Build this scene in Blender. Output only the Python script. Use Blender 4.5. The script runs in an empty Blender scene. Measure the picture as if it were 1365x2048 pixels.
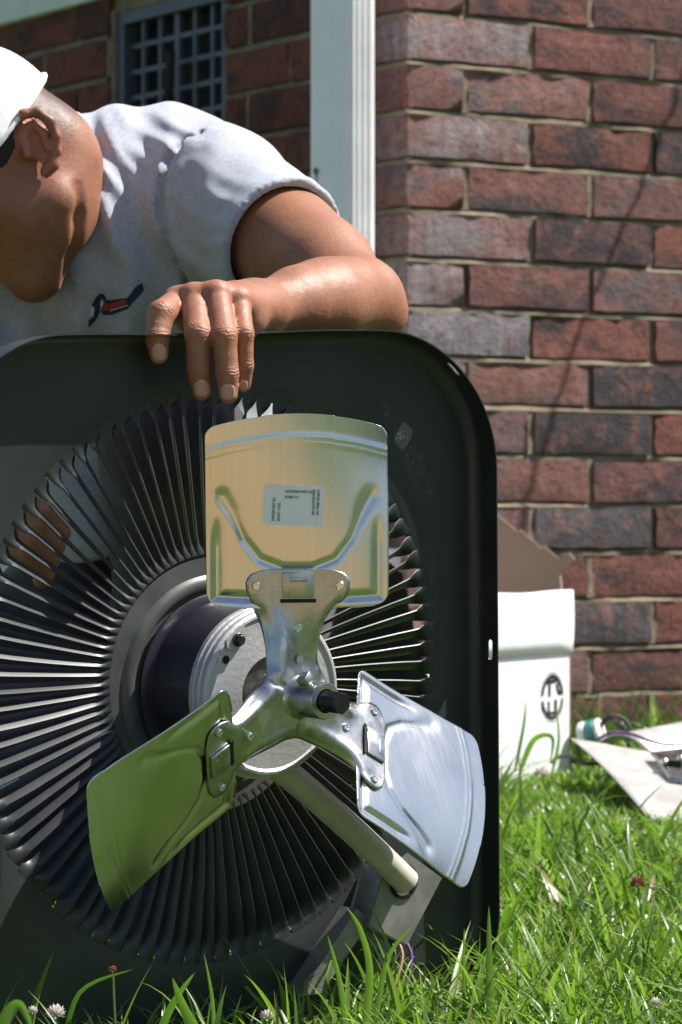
import bpy, bmesh, math, random
import numpy as np
from mathutils import Vector, Matrix
from mathutils.bvhtree import BVHTree

R = math.radians
scn = bpy.context.scene
COL = scn.collection
random.seed(7)
rng = np.random.default_rng(11)

# ------------------------------------------------------------------ camera
CAMZ, FPX = 0.44, 6827.0
cam_d = bpy.data.cameras.new('camera')
cam = bpy.data.objects.new('camera', cam_d)
COL.objects.link(cam)
cam.location = (0, 0, CAMZ)
cam.rotation_euler = (R(90), 0, 0)
cam_d.sensor_fit = 'VERTICAL'
cam_d.sensor_height = 24.0
cam_d.sensor_width = 16.0
cam_d.lens = 80.0
cam_d.clip_start = 0.05
cam_d.clip_end = 400
cam_d.dof.use_dof = True
cam_d.dof.focus_distance = 2.77
cam_d.dof.aperture_fstop = 10.0
scn.camera = cam

# ------------------------------------------------------------------ sky and sun
SUN_TO = Vector((0.595, 0.085, 0.80)).normalized()      # towards the sun
world = bpy.data.worlds.new('World')
scn.world = world
world.use_nodes = True
wn = world.node_tree
sky = wn.nodes.new('ShaderNodeTexSky')
sky.sky_type = 'NISHITA'
sky.sun_disc = False
sky.sun_elevation = math.asin(SUN_TO.z)
sky.sun_rotation = math.atan2(SUN_TO.x, SUN_TO.y)
sky.air_density = 1.0
sky.dust_density = 1.2
bg = wn.nodes['Background']
bg.inputs['Strength'].default_value = 0.072
wn.links.new(sky.outputs['Color'], bg.inputs['Color'])
sun_d = bpy.data.lights.new('sun', 'SUN')
sun_d.energy = 5.0
sun_d.angle = R(0.53)
sun_d.color = (1.0, 0.955, 0.89)
sun = bpy.data.objects.new('sun', sun_d)
COL.objects.link(sun)
sun.rotation_euler = (-SUN_TO).to_track_quat('-Z', 'Y').to_euler()
scn.view_settings.view_transform = 'Standard'
scn.view_settings.look = 'None'
scn.view_settings.exposure = 0.88
scn.view_settings.gamma = 1.0

# ------------------------------------------------------------------ helpers
def at(px, py, Y):
    return Vector(((px - 682.5) / FPX * Y, Y, CAMZ - (py - 1024.0) / FPX * Y))

def ground_z(x, y):
    return 0.115 * (1 / (1 + np.exp(-(y - 3.75) * 2.2))) - 0.0155 + 0.008 * np.sin(x * 5 + y * 3)

def tag(o, label=None, cat=None, group=None, kind=None):
    if label: o['label'] = label
    if cat: o['category'] = cat
    if group: o['group'] = group
    if kind: o['kind'] = kind
    return o

def empty(name, loc=(0, 0, 0), mat=None):
    o = bpy.data.objects.new(name, None)
    COL.objects.link(o)
    if mat is not None: o.matrix_world = mat
    else: o.location = loc
    o.empty_display_size = 0.02
    return o

def sharpen(bm, ang=35):
    for f in bm.faces: f.smooth = True
    c = math.cos(R(ang))
    for e in bm.edges:
        if len(e.link_faces) == 2:
            a, b = e.link_faces
            e.smooth = a.normal.dot(b.normal) > c

def obj(name, bm, m, parent=None, ang=35, local=True):
    me = bpy.data.meshes.new(name)
    bm.normal_update()
    sharpen(bm, ang)
    bm.to_mesh(me)
    bm.free()
    for mm in (m if isinstance(m, (list, tuple)) else [m]): me.materials.append(mm)
    o = bpy.data.objects.new(name, me)
    COL.objects.link(o)
    if parent is not None: o.parent = parent
    return o

def from_np(name, V, F, m, parent=None, smooth=True):
    me = bpy.data.meshes.new(name)
    V = np.asarray(V, np.float32); F = np.asarray(F, np.int32)
    k = F.shape[1]
    me.vertices.add(len(V)); me.vertices.foreach_set('co', V.ravel())
    me.loops.add(F.size); me.loops.foreach_set('vertex_index', F.ravel())
    me.polygons.add(len(F))
    me.polygons.foreach_set('loop_start', np.arange(0, F.size, k, dtype=np.int32))
    me.polygons.foreach_set('use_smooth', np.full(len(F), smooth))
    me.update(calc_edges=True)
    for mm in (m if isinstance(m, (list, tuple)) else [m]): me.materials.append(mm)
    o = bpy.data.objects.new(name, me)
    COL.objects.link(o)
    if parent is not None: o.parent = parent
    return o

def box(bm, x0, x1, y0, y1, z0, z1, M=None, bev=0.0):
    r = bmesh.ops.create_cube(bm, size=1.0)
    vs = r['verts']
    for v in vs:
        v.co = Vector((x0 + (v.co.x + .5) * (x1 - x0), y0 + (v.co.y + .5) * (y1 - y0), z0 + (v.co.z + .5) * (z1 - z0)))
    if bev > 0:
        es = list({e for v in vs for e in v.link_edges})
        rr = bmesh.ops.bevel(bm, geom=es, offset=bev, segments=2, affect='EDGES', profile=.5)
        vs = list({x for f in rr['faces'] for x in f.verts})
        s = set(vs)
        st = list(vs)
        while st:
            v = st.pop()
            for e in v.link_edges:
                w = e.other_vert(v)
                if w not in s: s.add(w); st.append(w)
        vs = list(s)
    if M is not None:
        for v in vs: v.co = M @ v.co
    return vs

def lathe(bm, prof, seg=64, M=None, closed=False, mi=0):
    rings = []
    for r, z in prof:
        ring = []
        for i in range(seg):
            a = 2 * math.pi * i / seg
            p = Vector((r * math.cos(a), r * math.sin(a), z))
            if M is not None: p = M @ p
            ring.append(bm.verts.new(p))
        rings.append(ring)
    for a, b in zip(rings[:-1], rings[1:]):
        for i in range(seg):
            j = (i + 1) % seg
            f = bm.faces.new((a[i], a[j], b[j], b[i])); f.material_index = mi
    if prof[0][0] > 1e-6 and closed:
        bm.faces.new(list(reversed(rings[0]))).material_index = mi
    if closed: bm.faces.new(rings[-1]).material_index = mi
    return rings

def tube(bm, pts, r, seg=10, cap=True):
    pts = [Vector(p) for p in pts]
    n = len(pts)
    rr = r if isinstance(r, (list, tuple)) else [r] * n
    rings = []
    up = Vector((0.13, 0.21, 0.97))
    for i, p in enumerate(pts):
        d = (pts[min(i + 1, n - 1)] - pts[max(i - 1, 0)]).normalized()
        s = d.cross(up)
        if s.length < 1e-3: s = d.cross(Vector((1, 0, 0)))
        s.normalize(); t = s.cross(d).normalized(); up = t
        rings.append([bm.verts.new(p + rr[i] * (math.cos(2 * math.pi * k / seg) * s + math.sin(2 * math.pi * k / seg) * t)) for k in range(seg)])
    for a, b in zip(rings[:-1], rings[1:]):
        for i in range(seg):
            j = (i + 1) % seg
            bm.faces.new((a[i], a[j], b[j], b[i]))
    if cap:
        bm.faces.new(list(reversed(rings[0]))); bm.faces.new(rings[-1])
    bmesh.ops.recalc_face_normals(bm, faces=bm.faces)

def smooth_curve(pts, n=8):
    pts = [Vector(p) for p in pts]
    out = []
    for i in range(len(pts) - 1):
        p0 = pts[max(i - 1, 0)]; p1 = pts[i]; p2 = pts[i + 1]; p3 = pts[min(i + 2, len(pts) - 1)]
        for k in range(n):
            t = k / n
            out.append(0.5 * ((2 * p1) + (-p0 + p2) * t + (2 * p0 - 5 * p1 + 4 * p2 - p3) * t * t + (-p0 + 3 * p1 - 3 * p2 + p3) * t ** 3))
    out.append(pts[-1])
    return out

def poly_plate(bm, pts, th, M=None, mi=0):
    """flat polygon in XY extruded to +-th/2 in Z"""
    a = [bm.verts.new((M @ Vector((x, y, th / 2))) if M is not None else (x, y, th / 2)) for x, y in pts]
    b = [bm.verts.new((M @ Vector((x, y, -th / 2))) if M is not None else (x, y, -th / 2)) for x, y in pts]
    fs = [bm.faces.new(a), bm.faces.new(list(reversed(b)))]
    n = len(pts)
    for i in range(n):
        j = (i + 1) % n
        fs.append(bm.faces.new((a[i], b[i], b[j], a[j])))
    for f in fs: f.material_index = mi
    return fs

def sstep(a, b, x):
    t = np.clip((x - a) / (b - a), 0, 1)
    return t * t * (3 - 2 * t)

# ------------------------------------------------------------------ materials
class NT:
    def __init__(s, name):
        s.m = bpy.data.materials.new(name); s.m.use_nodes = True
        s.t = s.m.node_tree; s.b = s.t.nodes['Principled BSDF']
    def n(s, kind, **kw):
        nd = s.t.nodes.new('ShaderNode' + kind)
        for k, v in kw.items():
            if k in nd.inputs: nd.inputs[k].default_value = v
            else: setattr(nd, k, v)
        return nd
    def l(s, a, b): s.t.links.new(a, b)
    def set(s, **kw):
        for k, v in kw.items():
            s.b.inputs[k.replace('_', ' ')].default_value = v
    def coord(s, scale=(1, 1, 1), out='Object'):
        tc = s.n('TexCoord'); mp = s.n('Mapping')
        mp.inputs['Scale'].default_value = scale
        s.l(tc.outputs[out], mp.inputs['Vector'])
        return mp.outputs['Vector']
    def noise(s, vec, scale, detail=4, rough=.55):
        nz = s.n('TexNoise'); nz.inputs['Scale'].default_value = scale
        nz.inputs['Detail'].default_value = detail; nz.inputs['Roughness'].default_value = rough
        s.l(vec, nz.inputs['Vector'])
        return nz.outputs['Fac']
    def ramp(s, fac, stops):
        r = s.n('ValToRGB')
        while len(r.color_ramp.elements) < len(stops): r.color_ramp.elements.new(.5)
        for e, (p, c) in zip(r.color_ramp.elements, stops):
            e.position = p; e.color = c if len(c) == 4 else (*c, 1)
        s.l(fac, r.inputs['Fac'])
        return r.outputs['Color']
    def mix(s, fac, a, b, mode='MIX'):
        m = s.n('Mix'); m.data_type = 'RGBA'; m.blend_type = mode
        for sock, v in ((m.inputs[0], fac), (m.inputs[6], a), (m.inputs[7], b)):
            if hasattr(v, 'is_linked'): s.l(v, sock)
            elif isinstance(v, (int, float)): sock.default_value = v
            else: sock.default_value = (*v, 1) if len(v) == 3 else v
        return m.outputs[2]
    def math(s, op, a, b=0.0):
        m = s.n('Math'); m.operation = op
        for sock, v in ((m.inputs[0], a), (m.inputs[1], b)):
            if hasattr(v, 'is_linked'): s.l(v, sock)
            else: sock.default_value = v
        return m.outputs[0]
    def bump(s, h, strength=.3, dist=.002, prev=None):
        b = s.n('Bump'); b.inputs['Strength'].default_value = strength; b.inputs['Distance'].default_value = dist
        s.l(h, b.inputs['Height'])
        if prev is not None: s.l(prev, b.inputs['Normal'])
        s.l(b.outputs['Normal'], s.b.inputs['Normal'])
        return b.outputs['Normal']
    def base(s, c): s.l(c, s.b.inputs['Base Color'])
    def rough(s, c): s.l(c, s.b.inputs['Roughness'])

def plain(name, col, rough=.5, metal=0.0, nscale=40, var=.15, bump=.1, bdist=.001):
    t = NT(name); v = t.coord()
    nz = t.noise(v, nscale)
    a = tuple(c * (1 - var) for c in col); b = tuple(min(1, c * (1 + var)) for c in col)
    t.base(t.ramp(nz, [(.3, a), (.7, b)]))
    t.set(Metallic=metal)
    t.rough(t.ramp(nz, [(.3, (rough * .85,) * 3), (.7, (min(1, rough * 1.15),) * 3)]))
    if bump: t.bump(t.noise(v, nscale * 3), bump, bdist)
    return t.m

M = {}
# brick: colour by object random, with burnt patches, pale efflorescence near the corner
def brick_mat(name, in_shade):
    t = NT(name)
    v = t.coord()
    info = t.n('ObjectInfo')
    off = t.n('VectorMath'); off.operation = 'ADD'
    cmb = t.n('CombineXYZ')
    rr = t.math('MULTIPLY', info.outputs['Random'], 37.0)
    for k in ('X', 'Y', 'Z'): t.l(rr, cmb.inputs[k])
    t.l(v, off.inputs[0]); t.l(cmb.outputs[0], off.inputs[1])
    vec = off.outputs[0]
    base = t.ramp(info.outputs['Random'], [(0, (.17, .056, .043)), (.2, (.205, .072, .053)), (.36, (.11, .047, .043)), (.48, (.215, .067, .047)), (.6, (.06, .043, .046)), (.72, (.036, .033, .038)), (.8, (.055, .04, .043)), (.88, (.18, .064, .048)), (1, (.24, .084, .058))] if not in_shade else
                 [(0, (.2, .058, .035)), (.3, (.15, .045, .03)), (.5, (.22, .068, .04)), (.68, (.1, .036, .028)), (.8, (.02, .018, .018)), (.86, (.19, .06, .037)), (1, (.16, .05, .034))])
    base.node.color_ramp.interpolation = 'CONSTANT' if in_shade else 'LINEAR'
    mp = t.n('Mapping'); mp.inputs['Scale'].default_value = (1, 1, 2.2); t.l(vec, mp.inputs['Vector'])
    n1 = t.noise(mp.outputs[0], 9, 5, .6)
    n2 = t.noise(vec, 38, 5, .65)
    n3 = t.noise(vec, 190, 5, .75)
    dark = t.mix(t.ramp(n1, [(.49, (0, 0, 0)), (.62, (.88,) * 3)]), base, (.028, .024, .028) if not in_shade else (.05, .025, .02))
    red = t.mix(t.ramp(n2, [(.5, (0, 0, 0)), (.68, (.6,) * 3)]), dark, (.27, .105, .07) if not in_shade else (.21, .07, .045))
    att = t.n('Attribute'); att.attribute_type = 'OBJECT'; att.attribute_name = 'pale'
    st = t.n('Mapping'); st.inputs['Scale'].default_value = (60, 60, 5); t.l(vec, st.inputs['Vector'])
    n4 = t.noise(st.outputs[0], 1.0, 4, .6)
    pf = t.math('MULTIPLY', att.outputs['Fac'], t.ramp(t.math('ADD', t.math('MULTIPLY', n1, .55), t.math('MULTIPLY', n4, .45)), [(.36, (.15,) * 3), (.6, (1,) * 3)]))
    pale = t.mix(pf, red, (.36, .33, .34))
    st2 = t.n('Mapping'); st2.inputs['Scale'].default_value = (1, 1, 1.8); t.l(vec, st2.inputs['Vector'])
    cr = t.ramp(t.noise(st2.outputs[0], 62, 6, .75), [(.30, (.35, .33, .33)), (.46, (1.08, 1.05, 1.05)), (.60, (1.3, 1.25, 1.24)), (.72, (2.0, 1.85, 1.75))])
    pale = t.mix(1.0, pale, cr, 'MULTIPLY')
    t.base(pale)
    t.set(Roughness=.88)
    h = t.math('ADD', t.math('MULTIPLY', n2, .62), t.math('MULTIPLY', n3, .38))
    p = t.bump(n1, .6, .007)
    t.bump(h, 1.0, .019, p)
    return t.m
M['brick'] = brick_mat('brick_face', False)
M['brick_shade'] = brick_mat('brick_face_shade', True)  # redder copy: the left wall's shade is put into the brick colour

t = NT('mortar'); v = t.coord()
n = t.noise(v, 30); t.base(t.ramp(n, [(.3, (.145, .115, .075)), (.7, (.28, .22, .15))]))
t.set(Roughness=.95); t.bump(t.noise(v, 220, 5, .7), .7, .004); M['mortar'] = t.m

t = NT('lid_paint'); v = t.coord()
n = t.noise(v, 14)
c = t.ramp(n, [(.3, (.020, .0245, .025)), (.7, (.028, .033, .034))])
# scuffs along the top right bend and the lower left corner
def patch(cx, cy, sx, sy, rot):
    tc = t.n('TexCoord'); m1 = t.n('Mapping'); m1.vector_type = 'TEXTURE'
    m1.inputs['Location'].default_value = (cx, cy, 0); m1.inputs['Rotation'].default_value = (0, 0, rot); m1.inputs['Scale'].default_value = (sx, sy, 1)
    t.l(tc.outputs['Object'], m1.inputs['Vector'])
    ln = t.n('VectorMath'); ln.operation = 'LENGTH'
    sp = t.n('VectorMath'); sp.operation = 'MULTIPLY'; sp.inputs[1].default_value = (1, 1, 0)
    t.l(m1.outputs[0], sp.inputs[0]); t.l(sp.outputs[0], ln.inputs[0])
    return t.ramp(ln.outputs['Value'], [(.2, (1,) * 3), (1, (0,) * 3)])
msk = t.mix(1.0, t.mix(1.0, patch(.19, .212, .055, .011, R(-40)), patch(.222, .165, .05, .012, R(-62)), 'ADD'), patch(-.255, -.262, .06, .014, R(-38)), 'ADD')
msk = t.mix(1.0, msk, t.mix(.72, patch(.238, .03, .13, .008, R(88)), (0, 0, 0)), 'ADD')
sc = t.math('MULTIPLY', t.ramp(t.math('ADD', t.math('MULTIPLY', t.noise(v, 420, 6, .8), .62), t.math('MULTIPLY', t.noise(v, 60, 3, .6), .38)), [(.53, (0,) * 3), (.58, (1,) * 3)]), msk)
t.base(t.mix(sc, c, (.11, .135, .135)))
t.rough(t.ramp(t.noise(v, 6), [(.3, (.32,) * 3), (.7, (.44,) * 3)]))
t.bump(t.noise(v, 420, 2), .06, .0006)
t.b.inputs['Specular IOR Level'].default_value = .45
M['lid'] = t.m

t = NT('louver_paint'); v = t.coord()
t.base(t.ramp(t.noise(v, 30), [(.3, (.017, .020, .022)), (.7, (.027, .031, .034))]))
t.set(Roughness=.42); t.bump(t.noise(v, 300, 2), .05, .0005); M['louver'] = t.m

t = NT('motor_paint'); v = t.coord()
t.base(t.ramp(t.noise(v, 25), [(.3, (.010, .010, .016)), (.7, (.017, .016, .025))]))
t.set(Roughness=.28); t.bump(t.noise(v, 160, 3), .05, .0008); M['motor'] = t.m

t = NT('brushed_aluminium'); v = t.coord((260, 5, 60))
n = t.noise(v, 1.6, 4, .6)
v2 = t.coord()
n2 = t.noise(v2, 9, 4)
t.base(t.ramp(n2, [(.3, (.58, .58, .57)), (.7, (.66, .66, .65))]))
t.set(Metallic=1.0)
t.rough(t.math('ADD', t.math('MULTIPLY', n, .16), t.math('MULTIPLY', n2, .3)))
t.bump(n, .018, .0004); M['alu'] = t.m

t = NT('galvanised_steel'); v = t.coord()
vo = t.n('TexVoronoi'); vo.inputs['Scale'].default_value = 420; t.l(v, vo.inputs['Vector'])
n = t.noise(v, 60, 4)
rust = t.math('MULTIPLY', t.ramp(t.noise(v, 95, 4, .7), [(.66, (0,) * 3), (.72, (1,) * 3)]), t.ramp(t.noise(v, 18, 2), [(.56, (0,) * 3), (.68, (.6,) * 3)]))
base = t.mix(.35, t.ramp(n, [(.3, (.44, .45, .44)), (.7, (.6, .61, .6))]), t.mix(.5, vo.outputs['Color'], (.7, .7, .7)), 'MULTIPLY')
t.base(t.mix(rust, base, (.2, .08, .02)))
t.set(Metallic=1.0)
t.rough(t.ramp(n, [(.3, (.24,) * 3), (.7, (.42,) * 3)]))
t.bump(t.noise(v, 500, 3), .06, .0005); M['galv'] = t.m

t = NT('cast_aluminium'); v = t.coord()
n = t.noise(v, 220, 4, .6)
t.base(t.ramp(t.noise(v, 25), [(.3, (.42, .42, .43)), (.7, (.52, .52, .53))]))
t.set(Metallic=.55, Roughness=.52); t.bump(n, .35, .0015); M['cast'] = t.m
M['plate'] = plain('grey_plate_paint', (.065, .067, .064), .4, 0, 30, .2, .05)
M['bolt'] = plain('dark_bolt_steel', (.09, .085, .075), .35, .9, 200)
M['rivet'] = plain('rivet_aluminium', (.72, .74, .74), .25, 1.0, 200)
M['shaft'] = plain('black_plastic', (.008, .008, .010), .3, 0, 200)
M['slot'] = plain('dark_opening', (.008, .008, .008), .8, 0, 50)
M['steel'] = plain('bearing_steel', (.33, .31, .29), .38, 1.0, 120)
M['conduit'] = plain('grey_conduit', (.46, .43, .37), .42, 0, 25, .12)
M['bracket'] = plain('bracket_steel', (.22, .215, .205), .42, .4, 45, .25)
M['label'] = plain('label_paper', (.84, .86, .89), .55, 0, 60, .03, .03)
M['ink'] = plain('label_ink', (.012, .012, .014), .6, 0, 60, .1, 0)
M['white_alu'] = plain('white_painted_aluminium', (.86, .83, .83), .42, 0, 14, .06, .06)
M['stain'] = plain('dark_stain', (.05, .045, .04), .8, 0, 60)
M['trim'] = plain('white_trim_paint', (.66, .68, .69), .55, 0, 20, .08)
M['vent'] = plain('vent_steel', (.075, .088, .115), .5, .3, 60)
M['vent_dark'] = plain('vent_interior', (.014, .013, .012), .9, 0, 20)

def carton(name, col):
    t = NT(name); v = t.coord()
    n = t.noise(v, 18, 5)
    t.base(t.ramp(n, [(.3, tuple(c * .9 for c in col)), (.7, col)]))
    t.set(Roughness=.8)
    vs = t.coord((1, 1, 1)); w = t.noise(vs, 7, 3)
    p = t.bump(w, .25, .01); t.bump(t.noise(v, 180, 3), .15, .001, p)
    return t.m
M['carton_white'] = carton('white_carton_board', (.74, .75, .75))
M['carton_brown'] = carton('brown_carton_board', (.40, .27, .185))
M['red_ink'] = plain('red_ink', (.6, .12, .1), .6, 0, 60, .1, 0)

# cloth
def cloth(name, a, b, fine=900, amp=.25):
    t = NT(name); v = t.coord()
    n = t.noise(v, 260, 5, .75); big = t.noise(v, 9, 3)
    c = t.ramp(n, [(.32, a), (.68, b)])
    t.base(t.mix(t.math('MULTIPLY', big, .25), c, tuple(x * .82 for x in a)))
    t.set(Roughness=.9)
    t.b.inputs['Sheen Weight'].default_value = .25
    t.bump(t.noise(v, fine, 3, .7), amp, .0012)
    return t.m
M['shirt'] = cloth('heather_grey_jersey', (.30, .32, .38), (.47, .49, .55))
M['trouser'] = cloth('black_cloth', (.013, .013, .016), (.026, .026, .03))
M['cap'] = cloth('white_cap_twill', (.74, .74, .75), (.82, .82, .82), 1100, .35)
t = NT('white_cap_mesh'); v = t.coord((1, 1, 1))
vo = t.n('TexVoronoi'); vo.inputs['Scale'].default_value = 420; t.l(v, vo.inputs['Vector'])
t.base(t.ramp(vo.outputs['Distance'], [(.25, (.46, .46, .48)), (.45, (.8, .8, .8))])); t.set(Roughness=.85)
t.bump(vo.outputs['Distance'], .5, .001); M['cap_mesh'] = t.m
M['navy'] = plain('navy_print', (.016, .022, .07), .8, 0, 400, .4)
M['red'] = plain('red_print', (.34, .04, .04), .8, 0, 400, .4)
M['pale_print'] = plain('pale_print', (.5, .54, .56), .8, 0, 300, .2)
M['hair'] = plain('dark_stubble_hair', (.014, .010, .008), .6, 0, 600, .5, .5)
M['shoe'] = plain('black_boot_leather', (.02, .018, .016), .5, 0, 60)

t = NT('skin'); v = t.coord()
n = t.noise(v, 26, 4); n2 = t.noise(v, 130, 4, .65); n3 = t.noise(v, 900, 3, .6)
c = t.ramp(n, [(.28, (.255, .105, .056)), (.72, (.33, .148, .083))])
c = t.mix(t.ramp(n2, [(.52, (0,) * 3), (.75, (.55,) * 3)]), c, (.20, .075, .042))
c = t.mix(t.ramp(t.noise(v, 520, 2, .5), [(.64, (0,) * 3), (.72, (.4,) * 3)]), c, (.13, .05, .03))
a1 = t.n('Attribute'); a1.attribute_name = 'blush'
c = t.mix(a1.outputs['Fac'], c, (.43, .14, .10))
a3 = t.n('Attribute'); a3.attribute_name = 'stubble'
c = t.mix(t.math('MULTIPLY', a3.outputs['Fac'], t.ramp(n3, [(.4, (.2,) * 3), (.6, (.9,) * 3)])), c, (.06, .035, .025))
a4 = t.n('Attribute'); a4.attribute_name = 'hairy'
c = t.mix(t.math('MULTIPLY', a4.outputs['Fac'], t.ramp(n3, [(.3, (.55,) * 3), (.65, (1,) * 3)])), c, (.035, .022, .017))
t.base(c)
t.rough(t.ramp(n2, [(.3, (.45,) * 3), (.7, (.58,) * 3)]))
t.b.inputs['Subsurface Weight'].default_value = .16
t.b.inputs['Subsurface Radius'].default_value = (1.0, .35, .2)
t.b.inputs['Subsurface Scale'].default_value = .007
a2 = t.n('Attribute'); a2.attribute_name = 'wr'
sw = t.math('SINE', t.math('ADD', t.math('MULTIPLY', a2.outputs['Fac'], 1900.0), t.math('MULTIPLY', t.noise(v, 200, 3), 14.0)))
en = t.math('POWER', 2.718, t.math('MULTIPLY', t.math('MULTIPLY', a2.outputs['Fac'], a2.outputs['Fac']), -26000.0))
p = t.bump(t.math('MULTIPLY', sw, en), .42, .0006)
p = t.bump(n2, .34, .0018, p); t.bump(n3, .4, .0006, p)
M['skin'] = t.m
t = NT('fingernail'); t.set(Roughness=.25); v = t.coord()
t.base(t.ramp(t.noise(v, 90), [(.3, (.47, .26, .21)), (.7, (.56, .34, .29))])); M['nail'] = t.m

# grass
t = NT('grass_blade')
a = t.n('Attribute'); a.attribute_name = 'tint'; a.attribute_type = 'GEOMETRY'
v = t.coord(); n = t.noise(v, 120, 2)
c = t.mix(t.math('MULTIPLY', n, .35), a.outputs['Color'], (.05, .11, .015))
t.base(c); t.set(Roughness=.33)
tr = t.n('BsdfTranslucent'); t.l(t.mix(1.0, c, (1.5, 1.9, .7), 'MULTIPLY'), tr.inputs['Color'])
mx = t.n('MixShader'); mx.inputs[0].default_value = .42
t.l(t.b.outputs[0], mx.inputs[1]); t.l(tr.outputs[0], mx.inputs[2])
t.l(mx.outputs[0], t.t.nodes['Material Output'].inputs['Surface']); M['grass'] = t.m

t = NT('lawn_soil'); v = t.coord()
n = t.noise(v, 9, 6, .7); n2 = t.noise(v, 60, 5, .7)
c = t.ramp(n2, [(.3, (.03, .055, .012)), (.5, (.075, .135, .025)), (.72, (.12, .19, .04))])
c = t.mix(t.ramp(n, [(.55, (0,) * 3), (.75, (.6,) * 3)]), c, (.07, .06, .03))
t.base(c); t.set(Roughness=.95); t.bump(n2, .8, .03); M['lawn'] = t.m
t = NT('reflected_slab_tan'); v = t.coord()
n2 = t.noise(v, 14, 6, .7); t.base(t.ramp(n2, [(.3, (.23, .155, .062)), (.7, (.32, .22, .098))])); t.set(Roughness=.95); M['added_slab'] = t.m  # golden tan chosen for what the top blade reflects
M['clover_white'] = plain('clover_petal', (.74, .66, .62), .7, 0, 300, .15, 0)
M['clover_pink'] = plain('dry_clover_petal', (.40, .14, .09), .7, 0, 300, .3, 0)
M['stem'] = plain('clover_stem', (.09, .14, .03), .6, 0, 90, .2, 0)
M['wire_black'] = plain('black_wire', (.012, .012, .012), .4, 0, 60)
M['wire_purple'] = plain('purple_wire', (.11, .04, .17), .45, 0, 60)
M['wire_copper'] = plain('tan_wire', (.36, .2, .12), .5, 0, 60)
M['teal'] = plain('teal_plastic', (.05, .24, .22), .4, 0, 60)
M['white_plastic'] = plain('white_plastic', (.7, .7, .68), .4, 0, 60)
M['old_alu'] = plain('weathered_aluminium', (.72, .69, .66), .4, .55, 30, .1, .12)

# ================================================================== SETTING
# ---- ground
def build_ground():
    ys = np.concatenate([np.linspace(-70, 1.5, 24), np.linspace(1.8, 7, 80), np.linspace(7.6, 60, 20)])
    xs = np.concatenate([np.linspace(-70, -2.2, 16), np.linspace(-2, 2, 60), np.linspace(2.2, 70, 16)])
    X, Y = np.meshgrid(xs, ys)
    Z = ground_z(X, Y) + np.where((abs(X) < 2) & (Y > 1.5) & (Y < 7), rng.normal(0, .003, X.shape), 0)
    V = np.stack([X, Y, Z], -1).reshape(-1, 3)
    ny, nx = X.shape
    i = np.arange(ny * nx).reshape(ny, nx)
    F = np.stack([i[:-1, :-1], i[:-1, 1:], i[1:, 1:], i[1:, :-1]], -1).reshape(-1, 4)
    return tag(from_np('ground', V, F, M['lawn']), kind='structure')
ground = build_ground()
bm = bmesh.new()
poly_plate(bm, [(-2.2, 1.6), (.5, 1.6), (.95, .6), (1.7, -1.2), (2.3, -3.0), (2.6, -7.5), (-2.2, -7.5)], .02)  # unseen slab added behind the camera, shaped to reflect gold in the top blade
pth = obj('reflected_tan_slab', bm, M['added_slab']); pth.location = (0, 0, .0)
tag(pth, kind='structure')

# ---- unseen tree belt added right of the lawn for green reflections in the metal
def added_tree_belt():
    r = np.random.default_rng(5)
    n = 9000
    y = r.uniform(-9, 22, n); hgt = 2.1 + .7 * np.sin(y * .9) + .4 * np.sin(y * 2.3 + 1)
    z = r.uniform(0, 1, n) ** .8 * hgt; x = 9.5 + r.normal(0, .6, n) + .5 * np.sin(y * 1.7)
    c = np.stack([x, y, z], 1)
    d1 = r.normal(size=(n, 3)); d1 /= np.linalg.norm(d1, axis=1)[:, None]
    d2 = np.cross(d1, r.normal(size=(n, 3))); d2 /= np.linalg.norm(d2, axis=1)[:, None]
    s = r.uniform(.10, .26, (n, 1))
    V = np.stack([c - d1 * s, c + d2 * s * .5, c + d1 * s, c - d2 * s * .5], 1).reshape(-1, 3)
    o = from_np('added_tree_belt', V, np.arange(4 * n).reshape(n, 4), M['foliage'])
    tag(o, 'unseen belt of dark green trees added for the reflection in the fan hub', 'trees', kind='stuff')
M['foliage'] = plain('added_tree_foliage', (.05, .095, .022), .6, 0, 3, .4, 0)
added_tree_belt()
# ---- house corner: two brick walls
AR = R(32.6)
KX, KY = .0905, 4.64
DA = Vector((math.cos(AR), math.sin(AR), 0))            # along the sunlit wall
DB = Vector((-math.sin(AR), math.cos(AR), 0))           # along the shaded wall
K = Vector((KX, KY, 0))
CH, BL, BH, BD, MJ = .067, .203, .0565, .092, .0105     # course, brick length, height, depth, joint
Z0 = 1.121 - 16 * CH
VENT = (.497, .835, .885, 1.222)
house = empty('brick_house', (KX, KY, 0))
tag(house, 'house corner of rough dark red brick with sunlit right wall and shaded left wall', 'house')
Rw = Matrix(((DA.x, DB.x, 0, 0), (DA.y, DB.y, 0, 0), (0, 0, 1, 0), (0, 0, 0, 1)))   # house local: x along right wall, y along left wall (inwards of the other)
house.matrix_world = Matrix.Translation(K) @ Rw

def joint(bm, z, L, swap, seed):
    # weathered bed joint: recessed under the brick above, flush and a little smeared on the brick below
    r = np.random.default_rng(900 + seed)
    n = int(L / .018)
    prev = None
    lo = 0.0
    for i in range(n + 1):
        a = i * L / n
        if swap and VENT[0] - .012 < a < VENT[1] + .012 and VENT[2] - .02 < z < VENT[3] + .01: prev = None; continue
        lo = .72 * lo + .28 * r.normal(0, .0068)
        lip = .0016 + max(-.0022, min(.0060, lo))
        pr = [(.012, MJ * .62), (.0075, MJ * .50), (.0046, MJ * .05), (lip, -MJ * .36), (lip + .0008, -MJ * .60), (.012, -MJ * .75)]
        row = [bm.verts.new((d, a, z + dz) if swap else (a, d, z + dz)) for d, dz in pr]
        if prev:
            for q in range(len(row) - 1): bm.faces.new((prev[q], prev[q + 1], row[q + 1], row[q]) if not swap else (prev[q + 1], prev[q], row[q], row[q + 1]))
        prev = row
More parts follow.
